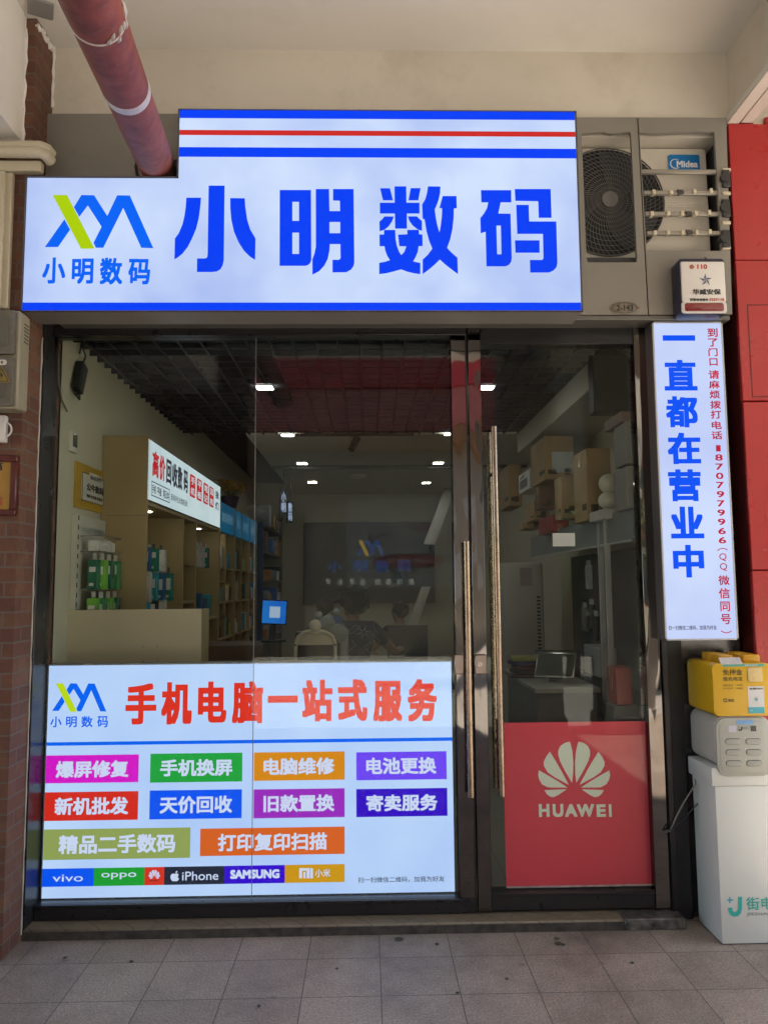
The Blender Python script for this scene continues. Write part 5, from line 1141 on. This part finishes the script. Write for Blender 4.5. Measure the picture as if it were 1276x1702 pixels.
# slanted white partition posts by the back wall
for i, (pa, pb2, wdd, lab) in enumerate((((744, 806), (712, 905), 14, 'upper'), ((704, 975), (682, 1045), 12, 'lower'))):
    Yw = 6.3; A, B = at(*pa, Yw), at(*pb2, Yw); ww_ = wdd*10/1278
    b = MB(); b.prism([(A.x-ww_*.2, Yw, A.z), (A.x+ww_, Yw, A.z), (B.x+ww_*.8, Yw, B.z), (B.x-ww_*.6, Yw, B.z)], (0, .12, 0), .004)
    tag(b.build('slanted_post', mat('partition_white', (.60, .58, .52), .5)), '%s leaning white partition post near the back wall' % lab, 'partition')
# ---- right side: bulkhead, wall shelf, cartons
XF = 1.285
bk_m = mat('bulkhead_cream', (.46, .42, .34), .7, var=.04)
b = MB(); b.box(XF, XR, .62, YW, 2.66, ZI-.002, .003); tag(b.build('bulkhead', bk_m), 'cream bulkhead under the grid ceiling above the stacked cartons', 'beam')
b = MB(); b.box(XF-.012, XR-.01, .50, .60, 2.50, ZI-.002, .006); sb2 = b.build('dark_box', mat('box_black', (.018, .017, .018), .45)); tag(sb2, 'black box added under the grid ceiling to darken the bulkhead front', 'dark box')  # black box added in front of the bulkhead to make its front dark
XS2 = 1.335
rs = thing('wall_shelf', 'grey fronted wall shelf with white uprights carrying cartons behind the door', 'shelf unit', (XS2, .3, ZB))
yS0, yS1 = .14, 2.55
zg1 = atx(1050, 842, XS2).z; zg0 = atx(1050, 897, XS2).z
gb = mat('grey_band', (.20, .21, .21), .5, var=.05)
b = MB(); b.box(XS2, XS2+.03, yS0, yS1, zg0, zg1, .002); b.build('fascia_band', gb, rs)
b = MB(); b.box(XS2-.004, XS2, yS0, yS1, zg0-.008, zg0+.004); b.build('edge_strip', mat('strip_pale', (.42, .42, .4), .4), rs)
b = MB(); b.box(XS2+.03, XR-.001, yS0, yS1, zg1-.03, zg1-.004, .002); b.build('top_board', gb, rs)
for x in (1000, 1011):
    y_ = atx(x, 1000, XS2).y; b = MB(); b.box(XS2-.012, XS2+.02, y_, y_+.012, ZB, zg1+.0, .002); b.build('upright', mat('strip_pale', (0, 0, 0)), rs)
b = MB(); b.box(XR-.06, XR-.002, yS0, yS1, ZB, zg0, .002); b.build('back_panel', mat('rack_dark', (.05, .048, .047), .6, var=.15), rs)
for z in (.62, 1.02): b = MB(); b.box(XS2+.01, XR-.061, yS0, yS1, z-.02, z, .002); b.build('shelf', mat('rack_dark', (0, 0, 0)), rs)
carton = mat('carton', (.34, .22, .10), .75, var=.12, vs=5, bump=.05, dirt=.15, dirtc=(.2, .13, .06)); carton_d = mat('carton_dark', (.15, .075, .04), .7, var=.1, vs=5)
tape_m = mat('carton_tape', (.42, .32, .17), .25)
def cart(name, label, pxn, pxf, pyt, pyb, pxr, m, Xp=1.29, zmin=None, grp='cartons stacked on the wall shelf', tapes=True, cat='carton', fm=None):
    yn = max(.085, atx(pxn, pyt, Xp).y); yf = atx(pxf, pyt, Xp).y; zt_ = atx(pxn, pyt, Xp).z; zb_ = atx(pxn, pyb, Xp).z
    zt_ = min(zt_, 2.655)
    xr_ = at(pxr, pyt, yn).x; xr_ = max(Xp+.12, min(xr_, XR-.065))
    t = thing(name, label, cat, (Xp, yn, zb_), grp)
    b = MB(); b.box(Xp, xr_, yn, yf, zb_, zt_, .004); bo = b.build('body', m, t)
    if tapes:
        b = MB(); ym = (yn+yf)/2; b.box(Xp-.0015, Xp-.0003, ym-.02, ym+.02, zt_-.1*(zt_-zb_)-.05, zt_-.002); b.box(Xp+.002, xr_-.002, ym-.02, ym+.02, zt_+.0003, zt_+.0012); b.build('tape', tape_m, t)
    if tapes:
        hh_ = zt_-zb_; b = MB(); b.box(Xp+.02, Xp+.02+.3*(xr_-Xp), yn-.0012, yn-.0003, zb_+.12*hh_, zb_+.22*hh_); b.box(xr_-.07, xr_-.03, yn-.0012, yn-.0003, zb_+.1*hh_, zb_+.1*hh_+.05); b.box(Xp-.0012, Xp-.0003, yn+.02, yn+.4*(yf-yn), zb_+.15*hh_, zb_+.24*hh_)
        b.build('print', mat('carton_print', (.06, .035, .02), .7), t)
    return t, (Xp, xr_, yn, yf, zb_, zt_)
ca, ra = cart('carton', 'large brown carton with a white label, topmost in the middle of the wall shelf', 904, 881, 724, 798, 952, carton)
b = MB(); b.box(ra[0]+.05, ra[1]-.004, ra[2]-.0012, ra[2]-.0002, ra[4]+.05, ra[5]-.12); b.build('label', mat('label_pale', (.48, .52, .50), .5, var=.12, vs=14), ca)
cart('carton', 'brown carton under the white labelled carton', 931, 920, 792, 862, 952, carton)
cart('carton', 'tall brown carton standing on end, nearest the small white ball figure', 973, 951, 745, 866, 1013, carton)
cart('carton', 'pale brown carton farthest from the door on the wall shelf', 844, 828, 772, 842, 860, carton)
pa_, rp_ = cart('printer_carton', 'white printed carton with a dark appliance picture beside the pale brown carton', 879, 861, 778, 812, 890, mat('carton_white', (.5, .49, .46), .5, var=.06), tapes=False)
shape([rectloop(-rp_[3]+.05, rp_[4]+.03, -rp_[2]-.08, rp_[5]-.06)], pXl(1.29), mat('print_dark', (.05, .045, .05), .5), pa_, 'picture')
text('LASER', pXl(1.29), (-rp_[3]+.06, rp_[5]-.05, -rp_[3]+.25, rp_[5]-.02), blk, pa_, bold=.02)
cart('carton', 'narrow brown carton left of the red carton', 887, 872, 832, 864, 905, carton)
cart('carton', 'small flat brown carton at the far end of the shelf top', 875, 862, 866, 878, 900, carton)
cart('carton', 'dark brown carton wedged under the printed white carton', 896, 888, 806, 846, 912, carton_d)
cart('carton', 'glossy red carton on the shelf top beside the narrow brown carton', 916, 894, 856, 884, 925, mat('carton_red', (.30, .03, .03), .35), tapes=False)
for k, (ya, yb, lab) in enumerate(((690, 766, 'upper'), (770, 843, 'lower'))):
    cart('appliance_carton', 'grey %s carton of the two stacked beside the small white ball figure' % lab, 1050, 1018, ya, yb, 1075, mat('carton_grey', (.20, .185, .165), .6, var=.06), Xp=1.30, tapes=False)
cart('carton', 'long flat dark carton on top of the grey cartons', 1052, 1002, 668, 688, 1080, mat('carton_taupe', (.16, .10, .075), .6), Xp=1.28, tapes=False)
wbx, rb_ = cart('white_box', 'small white box under the ball figure on the wall shelf', 1003, 978, 845, 862, 1018, mat('box_white', (.50, .48, .44), .5), Xp=1.29, tapes=False, cat='box', grp='')
fy_ = atx(1008, 815, 1.36); fgx = thing('ball_figure', 'small white figure of two stacked balls on the white box', 'figurine', (fy_.x, fy_.y, rb_[5]))
rr = .055; b = MB(); b.ball((1.345, rb_[2]+.07, rb_[5]+.05), .062, 1, 1, .85, 3); b.build('body', ivory, fgx); b = MB(); b.ball((1.345, rb_[2]+.07, rb_[5]+.145), .056, sub=3); b.build('head', ivory, fgx)
# floor standing air conditioner at the back right
Ya2 = 2.7; r = R4(840, 935, 888, 1100, Ya2); fa = thing('floor_air_conditioner', 'tall white floor standing air conditioner past the wall shelf', 'air conditioner', ((r[0]+r[2])/2, Ya2, ZB))
b = MB(); b.box(r[0], r[2]+.08, Ya2, Ya2+.35, ZB, r[3], .02, 3); bo = b.build('body', mat('ac_white', (.50, .50, .45), .35, var=.03), fa)
r2 = R4(864, 944, 884, 974, Ya2); panel(r2, pY(Ya2), mat('label_pink', (.40, .33, .33), .5, var=.1, vs=40), bo, 'energy_label')
b = MB()
for k in range(22): z = r[3]-.28-k*.03; b.box(r[2]+.02, r[2]+.05, Ya2-.003, Ya2+.002, z-.016, z)
b.build('vent_slot', dark_m, bo)
# counter with tablets near the door
Yk = .70; ktop = .96
kt = thing('side_counter', 'white topped side counter inside the glass door', 'counter', (1.0, Yk, ZB))
xk0 = at(866, 1150, Yk+.4).x
b = MB(); b.box(xk0, XS2-.02, Yk, Yk+1.0, ktop-.03, ktop, .004); b.build('top', mat('counter_white', (.45, .45, .42), .25, var=.04), kt)
b = MB(); b.box(xk0+.02, XS2-.03, Yk+.03, Yk+.97, ZB, ktop-.031, .003); b.build('cabinet', mat('counter_grey', (.20, .20, .19), .5), kt)
tb = at(925, 1112, Yk+.25); td = thing('tablet_stand', 'silver tablet leaning on a stand on the white side counter', 'tablet', (tb.x, Yk+.25, ktop))
rt_ = Matrix.Translation((tb.x, Yk+.28, ktop+.10)) @ Matrix.Rotation(rad(-28), 4, 'Z') @ Matrix.Rotation(rad(-35), 4, 'X')
b = MB(); b.box(-.12, .12, -.006, .006, -.085, .085, .005, 2, rot=rt_); b.build('body', mat('silver', (.45, .45, .42), .25, .7), td)
b = MB(); b.box(-.11, .11, -.0075, -.0062, -.075, .075, rot=rt_); b.build('screen', mat('tab_screen', (.10, .11, .09), .1), td)
b = MB(); b.prism([(tb.x-.04, Yk+.3, ktop+.001), (tb.x+.05, Yk+.36, ktop+.001), (tb.x+.0, Yk+.33, ktop+.12)], (.012, .012, 0)); b.build('stand', mat('silver', (0, 0, 0)), td)
for k in range(5):
    p_ = at(880, 1130, Yk+.5); w_ = .11-.008*(k % 3); z = ktop+.001+k*.026
    b = MB(); b.box(-w_, w_, -.08, .08, 0, .024, .004, rot=Matrix.Translation((p_.x, Yk+.55, z)) @ Matrix.Rotation(rad((-9, 5, -3, 8, -5)[k]), 4, 'Z'))
    tag(b.build('flat_case', mat('case_%d' % k, ((.07, .03, .035), (.05, .025, .03), (.09, .05, .05), (.03, .03, .1), (.30, .30, .08))[k], .5)), '%s flat case on the side counter, %s of its stack' % (('maroon', 'dark maroon', 'reddish brown', 'navy', 'yellow')[k], ('lowest', 'second', 'middle', 'fourth', 'topmost')[k]), 'case', 'flat cases stacked on the side counter')
p_ = at(988, 1098, .62); b = MB(); q0 = atx(975, 1070, XS2+.02); q1 = atx(1003, 1127, XS2+.02)
gp = thing('hanging_box', 'white and blue boxed product on the wall shelf under the uprights', 'box', (XS2+.02, q0.y, q1.z))
b = MB(); b.box(XS2+.0, XS2+.1, q1.y, q0.y, q1.z, q0.z, .003); bo = b.build('carton', mat('box_pale', (.34, .33, .31), .4), gp)
shape([[(-(q0.y+q1.y)/2+.04*math.cos(rad(a)), (q0.z+q1.z)/2-.03+.06*math.sin(rad(a))) for a in range(0, 360, 20)]], pXl(XS2), mat('print_blue', (.06, .10, .18), .4), bo, 'picture')
for k, (x, y) in enumerate(((978, 955), (983, 1020), (990, 1040), (972, 1025))):
    q_ = atx(x, y, XS2+.05); card_pack('accessory_pack', '%s accessory pack hanging on the wall shelf %s' % (('pale', 'dark', 'black', 'grey')[k], ('near its top', 'beside the white upright', 'behind the upright', 'left of the dark pack')[k]), 'accessory pack', (XS2+.05, q_.y, q_.z+.09), .09, .18, .02, ((.35, .34, .36), (.05, .05, .05), (.03, .03, .03), (.16, .15, .14))[k], (.3, .3, .3), 'packs on the wall shelf')
q0, q1 = atx(1030, 1105, 1.29), atx(1048, 1172, 1.29); q1.y = max(q1.y, .09); bg_ = thing('shopping_bag', 'red paper shopping bag with string handles just inside the door', 'bag', (1.26, (q0.y+q1.y)/2, q1.z))
b = MB(); b.box(1.22, 1.30, min(q0.y, q1.y), max(q0.y, q1.y), q1.z, q0.z, .006); b.build('body', mat('bag_red', (.26, .028, .02), .45), bg_)
ymid = (q0.y+q1.y)/2; b = MB(); b.tube([(1.219, ymid-.03+.06*k/8, q0.z-.004-.11*math.sin(math.pi*k/8)) for k in range(9)], .002, 5); b.build('handle', mat('string', (.35, .28, .2), .7), bg_)
b = MB(); b.box(1.20, XS2-.014, min(q0.y, q1.y)-.015, max(q0.y, q1.y)+.02, ZB, q1.z-.001, .004); tag(b.build('low_cupboard', mat('cup_dark', (.05, .047, .045), .5)), 'low dark cupboard carrying the red shopping bag inside the door', 'cupboard')

# ================================================================== PEOPLE IN THE SHOP
skin_t = mat('skin', (.36, .20, .135), .5, var=.05)
def skin_mesh(name, chains, m, parent, root=0, sub=2):
    """chains: list of [(point, radius), ...]; a chain whose first point equals an earlier one grows out of it"""
    verts, rads, edges = [], [], []
    def idx(p_, r_):
        for i, q_ in enumerate(verts):
            if (q_-p_).length < 1e-4: return i
        verts.append(V(p_)); rads.append(r_); return len(verts)-1
    for chn in chains:
        ids = [idx(V(p_), r_) for p_, r_ in chn]
        edges += [(a, c) for a, c in zip(ids, ids[1:]) if a != c]
    me = bpy.data.meshes.new(name); me.from_pydata([tuple(v) for v in verts], edges, []); me.update()
    o = bpy.data.objects.new(name, me); COL.objects.link(o)
    sk = o.modifiers.new('skin', 'SKIN'); sk.use_smooth_shade = True
    for i, sv in enumerate(me.skin_vertices[0].data): sv.radius = (rads[i], rads[i]); sv.use_root = (i == root)
    ss = o.modifiers.new('sub', 'SUBSURF'); ss.levels = sub; ss.render_levels = sub
    dg = bpy.context.evaluated_depsgraph_get(); dg.update()
    nm = bpy.data.meshes.new_from_object(o.evaluated_get(dg)); bpy.data.objects.remove(o); bpy.data.meshes.remove(me)
    for p_ in nm.polygons: p_.use_smooth = True
    nm.materials.clear(); return link(name, nm, m, parent)
def person(label, loc, yaw, shirt, seat=.50, head_yaw=0, nod=0, arms=((.30, .42, .28), (-.30, .42, .28)), hair_r=1.0, hair_col=(.004, .0035, .004), bald=False, scale=1.0):
    """seated figure, facing local +Y; arms = wrist offsets from the hips"""
    t = thing('person', label, 'person', loc)
    Rz = Matrix.Rotation(yaw, 3, 'Z'); L = V(loc)
    W = lambda x, y, z: L+(Rz @ V((x, y, z)))*scale
    hp = seat+.09; sh = hp+.47; nk = hp+.52; hy_ = .035+.10*nod
    hip, waist, chest, neck0 = (0, 0, hp), (0, .02, hp+.17), (0, .03, hp+.36), (0, .02, sh+.035)
    C = [[(W(*hip), .13), (W(*waist), .115), (W(*chest), .13), (W(*neck0), .062), (W(0, hy_, nk+.03), .052)]]
    Hh = Matrix.Rotation(head_yaw, 3, 'Z')
    def HD(x, y, z): q_ = Hh @ V((x, y, 0)); return W(q_.x, hy_+q_.y-.02*0, nk+z)
    C.append([(W(0, hy_, nk+.03), .052), (HD(0, .02, .075), .062), (HD(0, .012, .15), .083), (HD(0, .0, .205), .072)])
    C.append([(HD(0, .02, .075), .062), (HD(0, .075, .06), .03)])            # chin
    C.append([(HD(0, .012, .15), .083), (HD(0, .102, .118), .014), (HD(0, .112, .105), .012)])   # nose
    for sx in (-1, 1): C.append([(HD(0, .012, .15), .083), (HD(sx*.083, .0, .125), .016), (HD(sx*.093, -.012, .132), .012)])
    S = [[(W(*hip), .145), (W(*waist), .135), (W(*chest), .148), (W(0, .02, sh+.02), .075)]]
    Tt = [[(W(0, 0, hp+.02), .14), (W(0, .0, hp-.02), .13)]]
    for (sx, (ax, ay, az)) in zip((1, -1), arms):
        s_ = (sx*.165, .02, sh-.02); e_ = ((s_[0]+ax)/2+sx*.05, (ay)/2-.06, (s_[2]+hp+az-.05)/2-.10); w_ = (ax, ay, hp+az-.05)
        C.append([(W(*chest), .13), (W(*s_), .058), (W(*e_), .042), (W(*w_), .028), (W(ax-sx*.012, ay+.06, w_[2]-.003), .034)])
        S.append([(W(*chest), .148), (W(*s_), .075), (W(*[s_[i]+(e_[i]-s_[i])*.62 for i in range(3)]), .064)])
        for f in range(4):
            fx = ax-sx*.012+(f-1.5)*.017; ln = (.062, .072, .068, .052)[f]
            C.append([(W(ax-sx*.012, ay+.06, w_[2]-.003), .034), (W(fx, ay+.095, w_[2]+.002), .0095), (W(fx, ay+.095+ln*.5, w_[2]-.004), .0085), (W(fx, ay+.095+ln, w_[2]-.016), .007)])
        C.append([(W(ax-sx*.012, ay+.06, w_[2]-.003), .034), (W(ax-sx*.046, ay+.07, w_[2]-.008), .010), (W(ax-sx*.055, ay+.10, w_[2]-.014), .008)])
        k_ = (sx*.12, .42, hp+.0); an = (sx*.12, .40, .09); to = (sx*.13, .55, .035)
        C.append([(W(*hip), .13), (W(sx*.095, .04, hp-.02), .08), (W(*k_), .055), (W(*an), .036), (W(sx*.12, .44, .04), .036), (W(*to), .028)])
        Tt.append([(W(0, 0, hp+.02), .14), (W(sx*.095, .04, hp-.02), .092), (W(*k_), .068), (W(sx*.12, .405, .16), .052)])
    body = skin_mesh('body', C, skin_t, t)
    skin_mesh('shirt', S, mat('shirt_%d' % int(shirt[2]*1000), shirt, .85, var=.12, vs=9), t)
    skin_mesh('trousers', Tt, mat('trousers', (.02, .022, .03), .85), t)
    b = MB()
    for sx in (-1, 1): b.ball(HD(sx*.033, .086, .142), .0115, sub=2)
    b.build('eyes', mat('eye_dark', (.03, .02, .018), .2), t)
    b = MB(); b.tube([HD(-.022, .090, .083), HD(0, .098, .081), HD(.022, .090, .083)], [.003, .005, .003], 6); b.build('mouth', mat('lip', (.25, .10, .085), .5), t)
    if not bald:
        bm2 = bmesh.new(); bmesh.ops.create_icosphere(bm2, subdivisions=4, radius=1)
        dl = []
        for v in bm2.verts:
            d_ = v.co.copy(); k = 1+.16*noise.noise(d_*4.2+L)+.10*noise.noise(d_*10)+.05*noise.noise(d_*24)
            cut = (d_.y > .35 and d_.z < .55) or d_.z < (-.45 if d_.y > -.1 else -.95)
            v.co = HD(d_.x*.098*hair_r*k, -.012+d_.y*.108*hair_r*k, .165+d_.z*.098*hair_r*k)
            if cut: dl.append(v)
        bmesh.ops.delete(bm2, geom=dl, context='VERTS')
        bmesh.ops.solidify(bm2, geom=bm2.faces, thickness=.006)
        for f in bm2.faces: f.smooth = True
        me = bpy.data.meshes.new('hair'); bm2.to_mesh(me); bm2.free(); link('hair', me, mat('hair_black', hair_col, .6, spec=.2), t)
    else:
        pass
    return t, W
def stool(label, x, y, z):
    t = thing('stool', label, 'stool', (x, y, ZB)); b = MB(); b.cyl((x, y, z-.05), (x, y, z), .17, 28); b.build('seat', mat('stool_black', (.02, .02, .02), .4), t)
    b = MB(); b.cyl((x, y, ZB+.03), (x, y, z-.051), .025, 14); b.build('post', mat('rail_chrome', (0, 0, 0)), t); b = MB(); b.cyl((x, y, ZB), (x, y, ZB+.029), .19, 28); b.build('base', mat('rail_chrome', (0, 0, 0)), t)
h1 = at(583, 1025, 3.1)
p1_, W1 = person('person seen from behind with thick black hair in a navy shirt with white line drawing', (h1.x+.02, 3.1, 0), 0, (.018, .024, .06), seat=.565, head_yaw=rad(35), nod=.3, arms=((.42, .40, .30), (-.22, .46, .26)), hair_r=1.3, scale=1.06)
stool('round black stool under the person in the navy shirt', h1.x+.02, 3.1, .61)
pr_ = glow('print_none', (1, 1, 1)) if False else mat('print_white', (.34, .36, .38), .7)
Bk = lambda x, z: W1(x*1.35+.06, -.122+.25*abs(x)**1.6*1.0, 1.06+(z-.91)*1.15)
b = MB()
for pts in ([(-.10, .98), (-.13, .92), (-.12, .84), (-.07, .80), (-.03, .84), (-.05, .88)], [(-.08, .93), (-.03, .98), (.0, .975), (-.05, .92), (-.08, .93)], [(.05, .93), (.09, .90), (.12, .86)], [(.02, .83), (.06, .86), (.10, .83), (.06, .78), (.02, .83)], [(.08, 1.0), (.085, .95), (.11, .92)], [(-.02, .79), (.0, .82), (.03, .79)]):
    b.tube([Bk(x, z) for x, z in pts], .0022, 5)
for k in range(6):
    a = rad(60*k+15); b.tube([Bk(.02+.012*math.cos(a), .93+.012*math.sin(a)), Bk(.02+.05*math.cos(a), .93+.05*math.sin(a))], [.006, .0012], 5)
b.build('shirt_print', pr_, p1_)
h2 = at(535, 1010, 3.9); p2_, _ = person('person with short black hair bending over the far end of the service desk in black', (h2.x-.06, 3.9, 0), rad(-70), (.02, .02, .0215), seat=.56, nod=1.0, arms=((.2, .42, .30), (-.2, .42, .30)))
stool('round black stool at the far side of the service desk', h2.x-.06, 3.9, .56)
h3 = at(666, 1015, 5.0); p3_, _ = person('person with cropped dark hair near the slogan board in a dark blue shirt', (h3.x, 5.0, 0), rad(25), (.016, .024, .05), seat=.50, head_yaw=rad(20), hair_r=.98)
stool('round black stool under the person in the dark blue shirt', h3.x, 5.0, .50)
q = R4(640, 1029, 690, 1048, 3.9)
b = MB(); b.box(q[0]+.02, q[2]+.12, 3.9, 4.0, ZB, q[3]-.06, .004); tag(b.build('low_partition', mat('low_part', (.05, .05, .055), .4)), 'low dark counter front beside the person with cropped dark hair', 'counter')

# ================================================================== ACROSS THE STREET (seen mirrored in the glass and steel)
cols_m = mat('column_plaster', (.30, .27, .23), .7, var=.1, vs=2, dirt=.3)
for (xa, xb, lab) in ((-3.1, -1.25, 'broad brick column of the arcade behind the viewer on the left'), (1.45, 2.02, 'slim plastered arcade column behind the viewer on the right'), (2.45, 2.82, 'plastered arcade column farthest to the right behind the viewer')):
    t = thing('arcade_column', lab, 'column', ((xa+xb)/2, -4.6, 0)); b = MB(); b.box(xa, xb, -4.8, -4.35, 0, ZC-.001, .01); b.build('shaft', bricks if xa < 0 else cols_m, t)
    b = MB(); b.box(xa-.03, xb+.03, -4.83, -4.32, 0.001, .18, .01); b.build('plinth', mat('plinth_stone', (.13, .12, .11), .6), t)
Yo = -15.0
ob = thing('opposite_building', 'cream building across the street with red sign bands and a painted mural', 'building', (0, Yo, 0))
b = MB(); b.box(-22, 24, Yo-6, Yo, -.12, 9.5); b.build('wall', mat('facade_cream', (.30, .26, .20), .75, var=.06, vs=.6, dirt=.2), ob)
b = MB(); b.box(-14, 4.2, Yo+.002, Yo+.5, 6.35, 7.3, .02); b.build('red_band', mat('band_red', (.48, .03, .03), .45, var=.1), ob)
b = MB(); b.box(-14, 4.2, Yo+.002, Yo+.35, 5.3, 6.34, .02); b.build('red_band', mat('band_brick', (.46, .13, .105), .5, var=.12), ob)
b = MB(); b.box(-14, 4.2, Yo+.002, Yo+.3, 4.85, 5.29, .02); b.build('timber_band', mat('band_timber', (.26, .13, .05), .6, var=.15), ob)
b = MB(); b.box(-14, 12, Yo+.002, Yo+.6, 7.31, 9.6, .02); b.build('dark_cornice', mat('cornice_dark', (.03, .032, .045), .6), ob)
for x in (-9, -6.2, -3.4, 4.6, 7.6, 10.6):
    b = MB(); b.box(x, x+1.9, Yo+.002, Yo+.05, -.1, 3.2, .01); wn_ = b.build('window', mat('shop_glass', (.03, .035, .04), .1), ob)
    b = MB(); b.box(x-.08, x, Yo+.002, Yo+.09, -.1, 3.28); b.box(x+1.9, x+1.98, Yo+.002, Yo+.09, -.1, 3.28); b.box(x, x+1.9, Yo+.002, Yo+.09, 3.201, 3.28); b.build('frame', mat('plinth_stone', (0, 0, 0)), wn_)
pb2_ = thing('pale_building', 'tall pale sunlit building across the street beyond the trees on the right', 'building', (10, Yo+.6, 0))
b = MB(); b.box(6.3, 20, Yo+.62, Yo+.9, -.12, 6.9, .02); b.build('wall', mat('facade_pale', (.74, .68, .52), .7, var=.08, vs=.8, dirt=.2), pb2_)
for xw in (6.9, 9.2, 11.5, 13.8):
    for zw in (.9, 3.7):
        b = MB(); b.box(xw, xw+1.3, Yo+.901, Yo+.93, zw, zw+1.7, .01); wn_ = b.build('window', mat('shop_glass', (0, 0, 0)), pb2_)
        b = MB(); b.box(xw-.07, xw, Yo+.901, Yo+.96, zw-.07, zw+1.77); b.box(xw+1.3, xw+1.37, Yo+.901, Yo+.96, zw-.07, zw+1.77); b.box(xw, xw+1.3, Yo+.901, Yo+.96, zw+1.701, zw+1.77); b.box(xw, xw+1.3, Yo+.901, Yo+.97, zw-.07, zw-.001); b.build('frame', mat('frame_red', (.30, .08, .05), .6), wn_)
mu = thing('mural', 'painted mural of swirls and a long red board on the wall across the street', 'mural', (.9, Yo, 1.6))
fO = lambda u, v, w_=0: V((u, Yo+.004+w_, v))
mp0 = shape([rectloop(-.5, 1.5, 2.3, 3.7)], fO, mat('mural_ground', (.42, .40, .36), .8, var=.1), mu, 'painted_ground', .004)
mc = [(.35, .12, .2), (.1, .25, .35), (.4, .3, .1), (.05, .05, .06), (.35, .33, .32)]
for k in range(34):
    cx_, cz_ = random.uniform(-.3, 2.1), random.uniform(1.7, 3.5); r0 = random.uniform(.08, .32); a0 = random.uniform(0, 6.28)
    L_ = [(cx_+r0*math.cos(a0+i*.3), cz_+r0*.7*math.sin(a0+i*.3)) for i in range(14)]; w2 = random.uniform(.02, .06)
    L2 = [(cx_+(r0-w2*math.sin(i/13*3.14))*math.cos(a0+i*.3), cz_+(r0-w2*math.sin(i/13*3.14))*.7*math.sin(a0+i*.3)) for i in range(13, -1, -1)]
    shape([L_+L2[1:-1]], fO, mat('mural_%d' % (k % 5), mc[k % 5], .8), mp0, 'painted_swirl', .006+k*.0008)
shape([[(1.0+.85*math.cos(rad(a)), 2.15+.16*math.sin(rad(a))) for a in range(0, 360, 10)]], fO, mat('mural_board', (.33, .07, .07), .8), mp0, 'painted_board', .05)
shape([[(1.0+.75*math.cos(rad(a)), 2.15+.07*math.sin(rad(a))) for a in range(0, 360, 10)]], fO, mat('mural_board2', (.40, .20, .18), .8), mp0, 'painted_board', .054)
leaf_m = mat('leaf', (.085, .115, .03), .55, var=.4, vs=6); bark = mat('bark', (.10, .075, .05), .9, var=.3, vs=14, bump=.5)
def tree(x, y, h, cr_, lab, n=1500):
    t = thing('street_tree', lab, 'tree', (x, y, -.12), 'street trees across from the arcade')
    tk = MB(); tk.tube([(x, y, -.15), (x+.03, y, h*.25), (x-.02, y+.04, h*.5), (x+.05, y, h*.8)], [.13, .10, .075, .03], 10)
    tips = []
    for k in range(12):
        a = k*2.4; z = h*(.4+.045*k); p0 = V((x, y, z)); p2 = p0+V((math.cos(a)*cr_*.75, math.sin(a)*cr_*.75, h*.12+random.uniform(-.1, .25)))
        tk.tube([p0, (p0+p2)/2+V((0, 0, .1)), p2], [.04, .025, .01], 6); tips += [p2, (p0+p2)/2]
    tk.build('trunk', bark, t)
    lf = MB()
    for k in range(n):
        c_ = random.choice(tips)+V((random.gauss(0, cr_*.22), random.gauss(0, cr_*.22), random.gauss(0, cr_*.2)))
        a = random.uniform(0, 6.28); u_ = V((math.cos(a), math.sin(a), random.uniform(-.5, .5))).normalized(); w2 = u_.cross(V((random.uniform(-1, 1), random.uniform(-1, 1), 1))).normalized(); s_ = random.uniform(.05, .1)
        lf.poly([c_-u_*s_, c_+w2*s_*.45, c_+u_*s_, c_-w2*s_*.45])
    lf.build('crown', leaf_m, t, flat=True)
tree(3.4, -9.2, 2.7, .8, 'bushy street tree straight across from the glass door'); tree(4.9, -9.8, 3.2, 1.1, 'tallest street tree to the right of the door tree'); tree(6.9, -9.4, 3.4, 1.1, 'street tree farthest to the right'); tree(-4.6, -9.6, 3.8, 1.1, 'street tree across from the left end of the shop')

# scraps trodden into the paving
b = MB()
for (x, y, r_) in ((663, 1561, .018), (597, 1548, .01), (927, 1568, .012), (925, 1560, .009), (935, 1570, .008), (842, 1627, .006), (108, 1592, .006), (218, 1598, .007), (760, 1650, .006), (430, 1672, .005), (1050, 1600, .006), (560, 1610, .005), (726, 1569, .007)):
    c_ = atz(x, y, .003); pts = [(c_.x+r_*(1+.5*random.random())*math.cos(rad(a)), c_.y+r_*(1+.5*random.random())*math.sin(rad(a)), .0035) for a in range(0, 360, 45)]
    b.prism(pts, (0, 0, .0012))
lt_ = b.build('litter', mat('litter_dark', (.055, .06, .042), .8, var=.4, vs=40)); lt_['kind'] = 'stuff'; lt_['label'] = 'small dark scraps and gum spots trodden into the paving'
